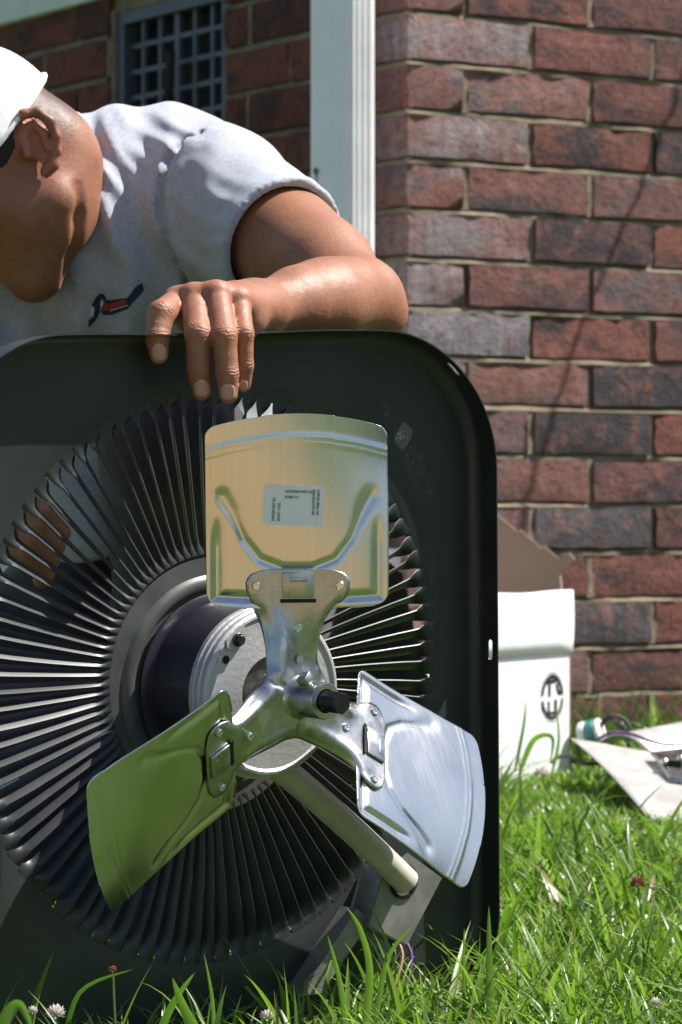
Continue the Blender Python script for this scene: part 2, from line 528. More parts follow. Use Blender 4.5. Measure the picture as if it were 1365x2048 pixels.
def backing():
    # mortar core set back behind the brick faces; the right wall's face is local y=0, the left wall's face is local x=0
    e = .0095
    bm = bmesh.new()
    box(bm, e, 1.75, e, .11, -.1, 1.42)
    for k in range(-4, 17):
        joint(bm, 1.121 - CH * (k + 1) - .0, 1.7, False, k)
    right = obj('wall', bm, M['mortar'], house, 60)
    right['label'] = 'sunlit brick wall on the right'
    bm = bmesh.new()
    s0, s1, z0, z1 = VENT
    box(bm, e, .1, .112, s0, -.1, 1.42)
    box(bm, e, .1, s1, 2.05, -.1, 1.42)
    box(bm, e, .1, s0, s1, -.1, z0)
    box(bm, e, .1, s0, s1, z1, 1.42)
    for k in range(-4, 17):
        joint(bm, 1.121 - CH * (k + 1), 1.9, True, 50 + k)
    left = obj('wall', bm, M['mortar'], house, 60)
    left['label'] = 'shaded brick wall on the left'
    return right, left
wall_r, wall_l = backing()

def brick_mesh(L, D, H, seed, faces):
    """box with origin at its front left lower corner; x along the length, y into the wall; rough on the named faces"""
    r = np.random.default_rng(seed)
    bm = bmesh.new()
    nx = 7 if L > .15 else 4
    nz = 3
    def grid(fn, n1, n2):
        g = [[bm.verts.new(fn(i / n1, j / n2)) for j in range(n2 + 1)] for i in range(n1 + 1)]
        for i in range(n1):
            for j in range(n2): bm.faces.new((g[i][j], g[i + 1][j], g[i + 1][j + 1], g[i][j + 1]))
    amp = .0024
    grid(lambda a, b: (a * L, 0, b * H), nx, nz)
    grid(lambda a, b: (a * L, D, b * H), 1, 1)
    grid(lambda a, b: (0, a * D, b * H), 3 if 'l' in faces else 1, nz)
    grid(lambda a, b: (L, a * D, b * H), 1, nz)
    grid(lambda a, b: (a * L, b * D, H), nx, 1)
    grid(lambda a, b: (a * L, b * D, 0), nx, 1)
    bmesh.ops.remove_doubles(bm, verts=bm.verts, dist=1e-5)
    bmesh.ops.recalc_face_normals(bm, faces=bm.faces)
    for v in bm.verts:
        x, y, z = v.co
        ex = min(x, L - x) < 1e-5; ez = min(z, H - z) < 1e-5
        if y < 1e-5:
            v.co.y += float(r.uniform(-amp, amp)) + (.0013 if (ex or ez) else -.0004)
        if 'l' in faces and x < 1e-5: v.co.x += float(r.uniform(-amp, amp) * .6) + (.002 if ez or y < 1e-5 else -.0005)
        if ez: v.co.z += float(r.uniform(-.0012, .0012))
        if ex: v.co.x += float(r.uniform(-.0012, .0012))
    me = bpy.data.meshes.new('brick')
    bm.normal_update(); sharpen(bm, 50); bm.to_mesh(me); bm.free()
    return me
STR = [brick_mesh(BL, .07, BH, 100 + i, '') for i in range(9)]
COR_A = [brick_mesh(BL, BD, BH, 200 + i, 'l') for i in range(5)]       # corner stretcher seen on both walls
for me in STR + COR_A: me.materials.append(M['brick'])
STR_B = [me.copy() for me in STR]
for me in STR_B: me.materials[0] = M['brick_shade']

def put_brick(me, parent, M4, sx=1.0, pale=0.0):
    o = bpy.data.objects.new('brick', me)
    COL.objects.link(o)
    o.parent = parent
    o.matrix_local = M4 @ Matrix.Diagonal((sx, 1, 1, 1))
    o['pale'] = float(pale)
    return o
MB = Matrix(((0, 1, 0, 0), (1, 0, 0, 0), (0, 0, 1, 0), (0, 0, 0, 1)))    # x -> local y, y -> local x (mirrors; used for the left wall)
pitch = BL + MJ
HJ = {0: bmesh.new(), 1: bmesh.new()}
def head_joint(side, a, z):
    d = random.choice((.0012, .003, .0045, .0055, .0065)); dd = d + random.uniform(0, .002)
    bm_ = HJ[side]
    w = MJ / 2 + .001
    P_ = [(a - w, d), (a + w, dd), (a + w, .02), (a - w, .02)]
    lo = [bm_.verts.new((p, q, z - .003) if side == 0 else (q, p, z - .003)) for p, q in P_]
    hi = [bm_.verts.new((p, q, z + BH + .001) if side == 0 else (q, p, z + BH + .001)) for p, q in P_]
    for i in range(4):
        j = (i + 1) % 4
        bm_.faces.new((lo[i], lo[j], hi[j], hi[i]))
for k in range(-3, 17):
    zc = 1.121 - CH * (k + 1) + MJ / 2
    long_right = (k % 2 == 0)
    jx = lambda: random.uniform(-.0022, .0022)
    # corner brick
    pl = random.uniform(.55, 1.0) if random.random() < .8 else .25
    if long_right:
        put_brick(COR_A[k % 5], wall_r, Matrix.Translation((0, 0, zc)), 1, pl * .8)
        xr, yl = BL + MJ, BD + MJ
    else:
        put_brick(COR_A[k % 5], wall_r, Matrix.Translation((0, 0, zc)) @ MB, 1, pl)
        xr, yl = BD + MJ, BL + MJ
    while xr < 1.5:
        head_joint(0, xr - MJ / 2, zc)
        pl = max(0, random.uniform(-.2, .36) * (1.0 - xr)) if random.random() < .7 else 0
        put_brick(random.choice(STR), wall_r, Matrix.Translation((xr, jx(), zc + jx() * .5)), 1, pl)
        xr += pitch
    while yl < 1.75:
        iv = [(yl, yl + BL)]
        if not (zc + BH > VENT[2] - .02 and zc < VENT[3] + .012 and VENT[0] - .01 < yl - MJ / 2 < VENT[1] + .01): head_joint(1, yl - MJ / 2, zc)
        if zc + BH > VENT[2] - .02 and zc < VENT[3] + .012:
            a, b = yl, yl + BL; iv = []
            if a < VENT[0] - .008: iv.append((a, min(b, VENT[0] - .008)))
            if b > VENT[1] + .008: iv.append((max(a, VENT[1] + .008), b))
        for a, b in iv:
            if b - a > .018:
                put_brick(random.choice(STR_B), wall_l, Matrix.Translation((jx(), a, zc + jx() * .5)) @ MB, (b - a) / BL, 0)
        yl += pitch

for q_, wl_ in ((0, wall_r), (1, wall_l)):
    bmesh.ops.recalc_face_normals(HJ[q_], faces=HJ[q_].faces)
    obj('head_joints', HJ[q_], M['mortar'], wl_)['kind'] = 'stuff'
# white board above the shaded wall
bm = bmesh.new(); box(bm, -.012, .08, .25, 1.9, 1.246, 1.43, bev=.003)
obj('trim_board', bm, M['trim'], house)
# crawl-space vent
s0, s1, z0, z1 = VENT
bm = bmesh.new(); box(bm, .055, .065, s0, s1, z0, z1)
vent = obj('vent', bm, M['vent_dark'], house)
vent['label'] = 'dark opening with a steel lattice'
def vb(name, x0, x1, a, b, c, d):
    bm = bmesh.new(); box(bm, x0, x1, a, b, c, d); return obj(name, bm, M['vent'], vent)
vb('frame', .010, .036, s0 + .001, s0 + .016, z0, z1); vb('frame', .010, .036, s1 - .022, s1 - .001, z0, z1)
vb('frame', .010, .036, s0 + .016, s1 - .022, z1 - .02, z1 - .001); vb('frame', .010, .036, s0 + .016, s1 - .022, z0 + .001, z0 + .02)
for i in range(1, 6):
    s = s0 + .008 + (s1 - s0 - .02) * i / 6
    vb('bar', .020, .028, s - (.007 if i == 3 else .0042), s + (.007 if i == 3 else .0042), z0 + .02, z1 - .02)
for i in range(1, 9):
    z = z0 + (z1 - z0) * i / 8.4
    if z < z1 - .02: vb('bar', .0205, .0295, s0 + .016, s1 - .022, z - .0038, z + .0038)
bm = bmesh.new(); tube(bm, [(.004, .655, 1.14), (.008, .69, .9)], .0075, 8); obj('lever', bm, M['vent_dark'], vent)
# window reveal strip beside the vent
bm = bmesh.new(); box(bm, .004, .010, s1 - .001, s1 + .007, z0, z1 + .004); obj('reveal', bm, M['mortar'], house)

# ---- downspout on the shaded wall
ds = empty('downspout'); ds.matrix_world = Matrix.Translation((0, -.185, 0)) @ house.matrix_world
tag(ds, 'white ribbed metal downspout running down beside the brick corner', 'downspout')
def downspout():
    a0, a1, p0, p1 = .074, .168, -.050, -.006
    ring = [(p0 + .003, a0)]
    nr = 4
    for i in range(nr):           # ribs on the sunlit side (face y=a0)
        q = p0 + .004 + (p1 - p0 - .008) * i / nr; w = (p1 - p0 - .008) / nr
        ring += [(q + w * .12, a0), (q + w * .32, a0 - .0035), (q + w * .62, a0 - .0035), (q + w * .82, a0)]
    ring += [(p1 - .003, a0), (p1, a0 + .003), (p1, a1 - .003), (p1 - .003, a1), (p0 + .003, a1), (p0, a1 - .003)]
    for q in (.148, .112):
        ring += [(p0, q + .006), (p0 + .0012, q + .003), (p0 + .0012, q - .003), (p0, q - .006)]
    ring += [(p0, a0 + .003)]
    bm = bmesh.new()
    zs = [.11 + i * .11 for i in range(13)]
    L = []
    for z in zs: L.append([bm.verts.new((x, y, z)) for x, y in ring])
    n = len(ring)
    for a, b in zip(L[:-1], L[1:]):
        for i in range(n): bm.faces.new((a[i], a[(i + 1) % n], b[(i + 1) % n], b[i]))
    bmesh.ops.recalc_face_normals(bm, faces=bm.faces)
    obj('pipe', bm, M['white_alu'], ds, 25)
    bm = bmesh.new(); box(bm, p0 - .002, p1 + .15, a0 + .10, a1 + .012, .36, .39, bev=.001); obj('strap', bm, M['white_alu'], ds)
    bm = bmesh.new(); lathe(bm, [(.0001, 0), (.003, 0), (.0045, .0012), (.0001, .002)], 10, Matrix.Translation((p0 - .0004, .151, .895)) @ Matrix.Rotation(R(-90), 4, 'Y'))
    obj('screw', bm, M['stain'], ds)
    bm = bmesh.new(); poly_plate(bm, [(0, -.022), (.0016, 0), (0, .004), (-.0014, 0)], .0004, Matrix.Translation((p0 - .0004, .151, .893)) @ Matrix(((0, 0, 1, 0), (1, 0, 0, 0), (0, 1, 0, 0), (0, 0, 0, 1))))
    obj('rust_streak', bm, M['stain'], ds)
    # elbow foot
    bm = bmesh.new(); box(bm, p0 - .06, p1, a0, a1, .07, .115, bev=.006); obj('outlet', bm, M['white_alu'], ds)
downspout()

# ---- cable whose shadow crosses the sunlit wall
def wallpt(px, py):
    d = Vector(((px - 682.5) / FPX, 1, -(py - 1024) / FPX))
    nrm = Vector((DA.y, -DA.x, 0))
    o = Vector((0, 0, CAMZ)); tt = (K - o).dot(nrm) / d.dot(nrm)
    return o + d * tt
A = wallpt(1440, -60); B = wallpt(1060, 985); B2 = wallpt(1035, 1200)
bm = bmesh.new()
tube(bm, smooth_curve([A + SUN_TO * .96, wallpt(1300, 330) + SUN_TO * .96, wallpt(1205, 545) + SUN_TO * .96, B + SUN_TO * .96, B2 + SUN_TO * .96]), .0034, 8)
tag(obj('cable', bm, M['wire_black']), 'thin dark service cable slanting down in front of the sunlit brick wall', 'cable')

# ================================================================== CONDENSER LID
YAW, TILT, ROLL = R(38), R(2.5), R(2.6)
LC = Vector((-.1073, 2.86, CAMZ - .139))
nv = Vector((math.sin(YAW) * math.cos(TILT), -math.cos(YAW) * math.cos(TILT), -math.sin(TILT)))
uv0 = Vector((math.cos(YAW), math.sin(YAW), 0))
vv0 = nv.cross(uv0).normalized()
uv = math.cos(ROLL) * uv0 + math.sin(ROLL) * vv0
vv = -math.sin(ROLL) * uv0 + math.cos(ROLL) * vv0
LM = Matrix(((uv.x, vv.x, nv.x, LC.x), (uv.y, vv.y, nv.y, LC.y), (uv.z, vv.z, nv.z, LC.z), (0, 0, 0, 1)))
lid = empty('condenser_lid', mat=LM)
tag(lid, 'dark green grey air conditioner lid with radial louvre grille standing on edge in grass', 'lid')
H, HB, CR, SK, RO, RI = .2885, .312, .125, .030, .2385, .1065

def outline(off, n_side=16, n_cor=22):
    pts = []
    h = H + off
    rad = lambda q: (CR if q % 4 in (0, 1) else .085) + off
    for q in range(4):
        r = rad(q)
        ccx = (h - r) * (1 if q in (0, 3) else -1); ccy = (h - r) if q in (0, 1) else -(HB + off - r)
        for i in range(n_cor):
            a = q * math.pi / 2 + (math.pi / 2) * i / (n_cor - 1)
            pts.append((ccx + r * math.cos(a), ccy + r * math.sin(a)))
        nx_ = q + 1
        a = nx_ * math.pi / 2; r = rad(nx_)
        c2x = (h - r) * (1 if nx_ % 4 in (0, 3) else -1); c2y = (h - r) if nx_ % 4 in (0, 1) else -(HB + off - r)
        e = (c2x + r * math.cos(a), c2y + r * math.sin(a)); s = pts[-1]
        for i in range(1, n_side): pts.append((s[0] + (e[0] - s[0]) * i / n_side, s[1] + (e[1] - s[1]) * i / n_side))
    return pts

def build_lid():
    bm = bmesh.new()
    b = .011
    rings = []
    o0 = outline(-b)
    circ = [Vector((x, y)).normalized() * RO for x, y in o0]
    rings.append([(c.x, c.y, -.0035) for c in circ])
    rings.append([(c.x * 1.004, c.y * 1.004, -.001) for c in circ])
    rings.append([(c.x * 1.014, c.y * 1.014, 0) for c in circ])
    for f in (.3, .65, 1.0):
        rings.append([(c.x * 1.014 + (p[0] - c.x * 1.014) * f, c.y * 1.014 + (p[1] - c.y * 1.014) * f, 0) for c, p in zip(circ, o0)])
    for i in range(1, 7):
        a = i / 6 * math.pi / 2
        rings.append([(x, y, b * (1 - math.cos(a))) for x, y in outline(-b + b * math.sin(a))])
    for z in (.017, .023, SK): 
        o = outline(0)
        rr = []
        for x, y in o:
            # slight hand-bent waviness of the sheet edge
            wv = .0018 * math.sin(7.3 * x / H + 2.1) * math.sin(5.1 * y / H + .4) * (z - b) / (SK - b)
            l = math.hypot(x, y); rr.append((x + wv * x / l, y + wv * y / l, z))
        rings.append(rr)
    V = [[bm.verts.new(p) for p in rg] for rg in rings]
    n = len(o0)
    for a, c in zip(V[:-1], V[1:]):
        for i in range(n):
            j = (i + 1) % n
            bm.faces.new((a[i], a[j], c[j], c[i]))
    bmesh.ops.recalc_face_normals(bm, faces=bm.faces)
    if bm.faces[0].normal.z < 0: pass
    me = bpy.data.meshes.new('panel')
    bm.to_mesh(me); bm.free()
    o = bpy.data.objects.new('panel', me); COL.objects.link(o)
    sd = o.modifiers.new('s', 'SOLIDIFY'); sd.thickness = .0011; sd.offset = 0
    # oblong slots through the skirt
    cut = bmesh.new()
    def slot(M4, w, l):
        pts = []
        for i in range(9):
            a = math.pi * i / 8; pts.append((w / 2 * math.cos(a), (l - w) / 2 + w / 2 * math.sin(a)))
        for i in range(9):
            a = math.pi + math.pi * i / 8; pts.append((w / 2 * math.cos(a), -(l - w) / 2 + w / 2 * math.sin(a)))
        poly_plate(cut, pts, .03, M4)
    # right side: face normal +x; slot long axis along y, short along z
    slot(Matrix(((0, 0, 1, H), (0, 1, 0, .005), (1, 0, 0, .020), (0, 0, 0, 1))), .0058, .0185)
    a = R(47); cxx = H - CR
    px, py = cxx + CR * math.cos(a), cxx + CR * math.sin(a)
    slot(Matrix(((0, -math.sin(a), math.cos(a), px), (0, math.cos(a), math.sin(a), py), (1, 0, 0, .020), (0, 0, 0, 1))), .0058, .0165)
    bmesh.ops.recalc_face_normals(cut, faces=cut.faces)
    cme = bpy.data.meshes.new('c'); cut.to_mesh(cme); cut.free()
    co = bpy.data.objects.new('c', cme); COL.objects.link(co)
    bo = o.modifiers.new('b', 'BOOLEAN'); bo.object = co; bo.operation = 'DIFFERENCE'; bo.solver = 'EXACT'
    dg = bpy.context.evaluated_depsgraph_get()
    nm = bpy.data.meshes.new_from_object(o.evaluated_get(dg))
    bpy.data.objects.remove(co); o.modifiers.clear(); o.data = nm
    bm = bmesh.new(); bm.from_mesh(nm); bm.normal_update(); sharpen(bm, 32); bm.to_mesh(nm); bm.free()
    nm.materials.clear(); nm.materials.append(M['lid'])
    o.parent = lid
    o.name = 'panel'
    return o
panel = build_lid()

# louvre bars: strips lanced from the sheet and twisted
NB = 92
def bar_mesh(seed):
    r = np.random.default_rng(seed)
    bm = bmesh.new()
    rs = [RO + .0025, RO - .001, RO - .004, RO - .0075, RO - .0115, RO - .016, RO - .022, RO - .04, RO - .075, RO - .1, RI + .014, RI + .009, RI + .005, RI + .0015, RI - .002]
    rows = []
    bend = r.normal(0, .0005)
    for rad in rs:
        tw = R(60) * float(sstep(0, .019, RO - rad) * sstep(0, .011, rad - RI + .001))
        w = 2 * math.pi * rad / NB * (.92 + .36 * float(sstep(.004, .03, RO - rad) * sstep(.0, .02, rad - RI)))
        if rad > RO - .001: w *= .9
        drop = .0045 * float(sstep(.0, .02, RO - rad) * sstep(0, .012, rad - RI))
        row = []
        for q in (-.5, -.17, .17, .5):
            cur = .0016 * (1 - 4 * q * q) * math.sin(tw)
            x = q * w
            T = x * math.cos(tw) - cur * math.sin(tw) + bend * math.sin((rad - RI) / (RO - RI) * 3.1)
            N = x * math.sin(tw) + cur * math.cos(tw) - drop
            row.append((rad, T, N))
        rows.append(row)
    th = .0005
    def sheet(sgn):
        g = [[bm.verts.new((a, b - sgn * th * .8, c + sgn * th * .6)) for a, b, c in row] for row in rows]
        for i in range(len(g) - 1):
            for j in range(3):
                q = (g[i][j], g[i + 1][j], g[i + 1][j + 1], g[i][j + 1])
                bm.faces.new(q if sgn < 0 else tuple(reversed(q)))
        return g
    a = sheet(1); b = sheet(-1)
    for i in range(len(a) - 1):
        for j in (0, 3): bm.faces.new((a[i][j], a[i + 1][j], b[i + 1][j], b[i][j]))
    bmesh.ops.recalc_face_normals(bm, faces=bm.faces)
    me = bpy.data.meshes.new('louvre_bar')
    bm.normal_update(); sharpen(bm, 60); bm.to_mesh(me); bm.free()
    me.materials.append(M['louver'])
    return me
BARS = [bar_mesh(i) for i in range(4)]
for i in range(NB):
    o = bpy.data.objects.new('louvre_bar', BARS[i % 4]); COL.objects.link(o)
    o.parent = lid
    o.matrix_local = Matrix.Rotation(2 * math.pi * (i + .5) / NB, 4, 'Z') @ Matrix.Rotation(random.gauss(0, .035), 4, 'X') @ Matrix.Rotation(random.gauss(0, .003), 4, 'Z')

# centre plate that carries the motor
MC = Matrix.Translation((.0, -.006, 0))
bm = bmesh.new()
lathe(bm, [(RI + .001, -.0012), (RI + .001, .0), (.093, .0006), (.0905, .003), (.087, .0046), (.083, .0046), (.0805, .003), (.079, .0006), (.062, .0004), (.062, -.0012)], 96, MC)
obj('centre_plate', bm, M['plate'], lid)

# motor
MR, MF = .0695, .083
bm = bmesh.new()
lathe(bm, [(.0775, .004), (.078, .007), (.0755, .0085), (MR + .0012, .0095), (MR, .012), (MR, MF - .016), (MR, MF - .0155)], 96, MC)
motor = obj('motor', bm, M['motor'], lid)
motor['label'] = 'black painted motor body'
bm = bmesh.new()
lathe(bm, [(MR + .0004, MF - .018), (MR + .0022, MF - .0175), (MR + .0022, MF - .013), (MR + .0008, MF - .0125), (MR + .0008, MF - .0075), (MR - .0006, MF - .0065), (MR - .001, MF - .002), (MR - .003, MF), (.0645, MF + .0004),
           (.0630, MF - .0004), (.0622, MF - .0014), (.042, MF - .0006), (.034, MF + .0006), (.0315, MF + .0008), (.0305, MF - .0005), (.0305, MF - .006), (.0302, MF - .006)], 96, MC)
for i in range(5):      # raised pads for the through bolts
    a = R(127 + i * 72)
    if i in (0, 1, 3, 4):
        pm = MC @ Matrix.Rotation(a, 4, 'Z') @ Matrix.Translation((.0575, 0, MF - .0012))
        pts = [(.0085, -.009), (.0085, .009), (.001, .0125), (-.004, .006), (-.0055, 0), (-.004, -.006), (.001, -.0125)]
        poly_plate(bm, pts, .0048, pm)
obj('end_bell', bm, M['cast'], motor, 30)
bm = bmesh.new(); lathe(bm, [(.0308, MF - .0062), (.029, MF - .0035), (.017, MF - .0028), (.0165, MF - .001), (.009, MF - .001)], 64, MC); obj('bearing_cap', bm, M['steel'], motor)
for i in (0, 1, 3, 4):
    a = R(127 + i * 72)
    bmt = bmesh.new()
    pm = MC @ Matrix.Rotation(a, 4, 'Z') @ Matrix.Translation((.0585, 0, MF))
    lathe(bmt, [(.0001, 0), (.0058, 0), (.0058, .0028), (.0052, .0032), (.0001, .0032)], 20, pm)
    lathe(bmt, [(.0044, .003), (.0044, .0062), (.0038, .0068), (.0001, .0068)], 6, pm)
    obj('bolt', bmt, M['bolt'], motor, 30)
bm = bmesh.new(); lathe(bm, [(.0035, MF - .0012), (.0001, MF - .0010)], 14, MC @ Matrix.Translation((-.046, .031, .0006))); obj('bolt_hole', bm, M['slot'], motor)
bm = bmesh.new(); lathe(bm, [(.0001, MF - .004), (.0063, MF - .004), (.0063, .146), (.0001, .146)], 24, MC); obj('shaft', bm, M['steel'], motor)

# conduit and bracket at the lower right
bm = bmesh.new()
tube(bm, smooth_curve([(.012, -.062, .045), (.045, -.082, .046), (.115, -.136, .042), (.178, -.188, .036)], 6), .0118, 20)
obj('conduit', bm, M['conduit'], lid)
bm = bmesh.new()
poly_plate(bm, [(.140, -.222), (.182, -.244), (.222, -.190), (.184, -.164), (.158, -.178)], .0016, Matrix.Translation((0, 0, .030)))
poly_plate(bm, [(.140, -.222), (.142, -.2225), (.1585, -.179), (.1565, -.1785)], .026, Matrix.Translation((0, 0, .0165)))
poly_plate(bm, [(.140, -.222), (.1405, -.224), (.1825, -.246), (.182, -.244)], .026, Matrix.Translation((0, 0, .0165)))
obj('bracket', bm, M['bracket'], lid)
bm = bmesh.new()
poly_plate(bm, [(.07, -.276), (.094, -.276), (.149, -.219), (.133, -.208)], .022, Matrix.Translation((0, 0, .012)))
obj('wire_channel', bm, M['bracket'], lid)
bm = bmesh.new(); lathe(bm, [(.0125, 0), (.0155, 0), (.0155, .0015), (.0125, .0022)], 24, Matrix.Translation((.178, -.188, .0312))); obj('bushing', bm, M['slot'], lid)
for q, (mm, du) in enumerate((('wire_copper', 0), ('wire_purple', .007), ('wire_black', -.006))):
    bm = bmesh.new()
    tube(bm, smooth_curve([(.174 + du, -.234, .022), (.174 + du * 1.4, -.252, .034), (.160 + du * 2, -.276, .040), (.150 + du * 2, -.302, .040)], 6), .0017, 7)
    obj('wire', bm, M[mm], lid)

# ---- fan on the motor shaft
N0 = .118
FANROT = R(-.6)
fan = empty('fan', mat=LM @ MC @ Matrix.Translation((0, 0, N0)) @ Matrix.Rotation(FANROT, 4, 'Z'))
tag(fan, 'three bladed bright aluminium fan with steel hub fixed to the motor shaft', 'fan')
BETA = R(32)
R0, R1, CW = .0735, .2300, .148
def bpitch(s): return BETA * sstep(.028, .076, s) - R(6) * sstep(.1, .23, s)
def blade_map(r, c, ang, lift=0.0):
    """numpy: radial r, chord c (clockwise positive) -> fan-local xyz"""
    b = bpitch(r)
    cam_ = -1.0 * (c * c - .0018) * sstep(.09, .20, r)      # camber
    T = (math.sin(ang), -math.cos(ang)); Rd = (math.cos(ang), math.sin(ang))
    t_ = c * np.cos(b) - (cam_ + lift) * np.sin(b)
    n_ = c * np.sin(b) + (cam_ + lift) * np.cos(b)
    return np.stack([r * Rd[0] + t_ * T[0], r * Rd[1] + t_ * T[1], n_ + 0 * r], -1)
def seg_d(px, py, ax, ay, bx, by):
    t_ = np.clip(((px - ax) * (bx - ax) + (py - ay) * (by - ay)) / ((bx - ax) ** 2 + (by - ay) ** 2), 0, 1)
    return np.hypot(px - ax - t_ * (bx - ax), py - ay - t_ * (by - ay))
def blade_mesh(ang):
    nu, nv_ = 110, 120
    b = np.linspace(0, 1, nv_)
    b = .5 - .5 * np.cos(np.pi * b) * (1 - .25 * np.sin(np.pi * b) ** 2)
    a = np.linspace(-1, 1, nu)
    A, Bp = np.meshgrid(a, b)
    cr = np.where(Bp > .5, .008, .011)
    Lr = R1 - R0
    d = np.minimum(Bp, 1 - Bp) * Lr
    hw = CW / 2 * (1 + .02 * Bp) - np.where(d < cr, cr - np.sqrt(np.maximum(0, cr ** 2 - (cr - d) ** 2)), 0)
    C = A * hw
    tip = np.sqrt(R1 ** 2 - (C * .95) ** 2) - .0006 * (np.abs(C) > .03)
    root = R0 - .002 + .003 * (A ** 2)
    Rr = root + Bp * (tip - root)
    e = np.zeros_like(Rr)
    # bead under the tip
    dr = Rr - (tip - .0185)
    e += .00045 * np.exp(-(dr / .0016) ** 2) + .00035 * np.exp(-((dr + .0048) / .0014) ** 2) - .0003 * sstep(-.002, .006, dr)
    # U-shaped embossed rib, wide at its upper ends
    pts = [(-.061, .163), (-.053, .150), (-.0435, .128), (-.031, .112), (-.012, .1045), (.012, .1045), (.031, .112), (.0435, .128), (.053, .150), (.0605, .163)]
    dm = np.full_like(Rr, 1.0)
    for (x0, y0), (x1, y1) in zip(pts[:-1], pts[1:]): dm = np.minimum(dm, seg_d(C, Rr, x0, y0, x1, y1))
    wr_ = .0030 + .0030 * sstep(.135, .16, Rr)
    e += -.0016 * np.exp(-(dm / wr_) ** 2)
    # rolled lower corners and root lip
    fr = np.maximum(np.abs(C) / (CW / 2) * 1.0, 0)
    edge = np.minimum((CW / 2 - np.abs(C)), (Rr - root) * 1.0)
    lowmask = sstep(.15, .12, Rr)
    e += -.0026 * np.exp(-((edge - .0085) / .0034) ** 2) * lowmask * (sstep(.42, .6, fr) * .8 + .2) * sstep(.004, .012, edge + .006)
    e += -.0012 * sstep(.6, 1, fr) * sstep(.16, .11, Rr)
    P = blade_map(Rr, C, ang, e - .0022)
    i = np.arange(nu * nv_).reshape(nv_, nu)
    F = np.stack([i[:-1, :-1], i[:-1, 1:], i[1:, 1:], i[1:, :-1]], -1).reshape(-1, 4)
    V = P.reshape(-1, 3)
    o = from_np('blade', V, F, M['alu'], fan)
    sd = o.modifiers.new('thickness', 'SOLIDIFY'); sd.thickness = .0011; sd.offset = -1
    return o
blades = []
LABS = ['bright blade pointing up with a paper part label', 'blade pointing lower left mirroring the grass', 'blade pointing lower right mirroring the sky']
for i, deg in enumerate((90, 210, 330)):
    o = blade_mesh(R(deg)); o['label'] = LABS[i]; blades.append(o)

# paper label on the top blade
def text_mesh(body, size):
    cu = bpy.data.curves.new('t', 'FONT'); cu.body = body; cu.size = size; cu.align_x = 'LEFT'; cu.resolution_u = 3
    o = bpy.data.objects.new('t', cu); COL.objects.link(o)
    dg = bpy.context.evaluated_depsgraph_get()
    me = bpy.data.meshes.new_from_object(o.evaluated_get(dg))
    V = np.array([v.co[:] for v in me.vertices]); P = [tuple(p.vertices) for p in me.polygons]
    bpy.data.objects.remove(o); bpy.data.meshes.remove(me)
    return V, P
def make_label():
    V = []; F = []; MI = []
    lw, lh, cr = .049, .0325, .003
    nx, ny = 16, 12
    ca, cb = -.0035, .1555                       # centre in (chord, radius)
    rot = R(-2.5)
    def mp(x, y, lift):
        x = np.asarray(x, float); y = np.asarray(y, float)
        c = ca + x * math.cos(rot) - y * math.sin(rot); r = cb + x * math.sin(rot) + y * math.cos(rot)
        return blade_map(r, c, R(90), lift - .0022)
    ys = np.concatenate([np.linspace(0, cr, 5), np.linspace(cr, lh - cr, 6)[1:-1], np.linspace(lh - cr, lh, 5)]) - lh / 2
    for y in ys:
        d = lh / 2 - abs(y)
        hw = lw / 2 - (cr - math.sqrt(max(0, cr * cr - (cr - d) ** 2)) if d < cr else 0)
        V += list(mp(np.linspace(-hw, hw, nx), np.full(nx, y), .0007))
    for j in range(len(ys) - 1):
        for i in range(nx - 1):
            q = j * nx + i; F.append((q, q + 1, q + nx + 1, q + nx)); MI.append(0)
    def add(body, size, x, y, ang, sx=.72):
        tv, tp = text_mesh(body, size)
        o = len(V); c, s = math.cos(ang), math.sin(ang)
        X = tv[:, 0] * sx; Y = tv[:, 1]
        V.extend(list(mp(x + X * c - Y * s, y + X * s + Y * c, .0010)))
        for p in tp: F.append(tuple(o + k for k in p)); MI.append(1)
    add('GOODMAN PART NO:', .0034, -.0075, .0104, 0, .68)
    add('B1086771S', .0032, -.0075, .0058, 0, .78)
    add('SUPPLIER PART NO:', .0034, -.0150, -.0132, math.pi / 2, .66)
    add('603327-1-SGL', .0032, -.0108, -.0132, math.pi / 2, .82)
    add('SUPPLIER SERIAL NO:', .0034, .0186, .0136, -math.pi / 2, .66)
    add('RHN/20253/701348', .0032, .0150, .0136, -math.pi / 2, .78)
    me = bpy.data.meshes.new('label')
    me.from_pydata([tuple(v) for v in V], [], F)
    me.materials.append(M['label']); me.materials.append(M['ink'])
    me.polygons.foreach_set('material_index', MI)
    me.update()
    o = bpy.data.objects.new('label', me); COL.objects.link(o); o.parent = blades[0]
    o['label'] = 'white paper part label printed in black'
    sm = o.modifiers.new('t', 'SOLIDIFY'); sm.thickness = .0002; sm.offset = -1
make_label()

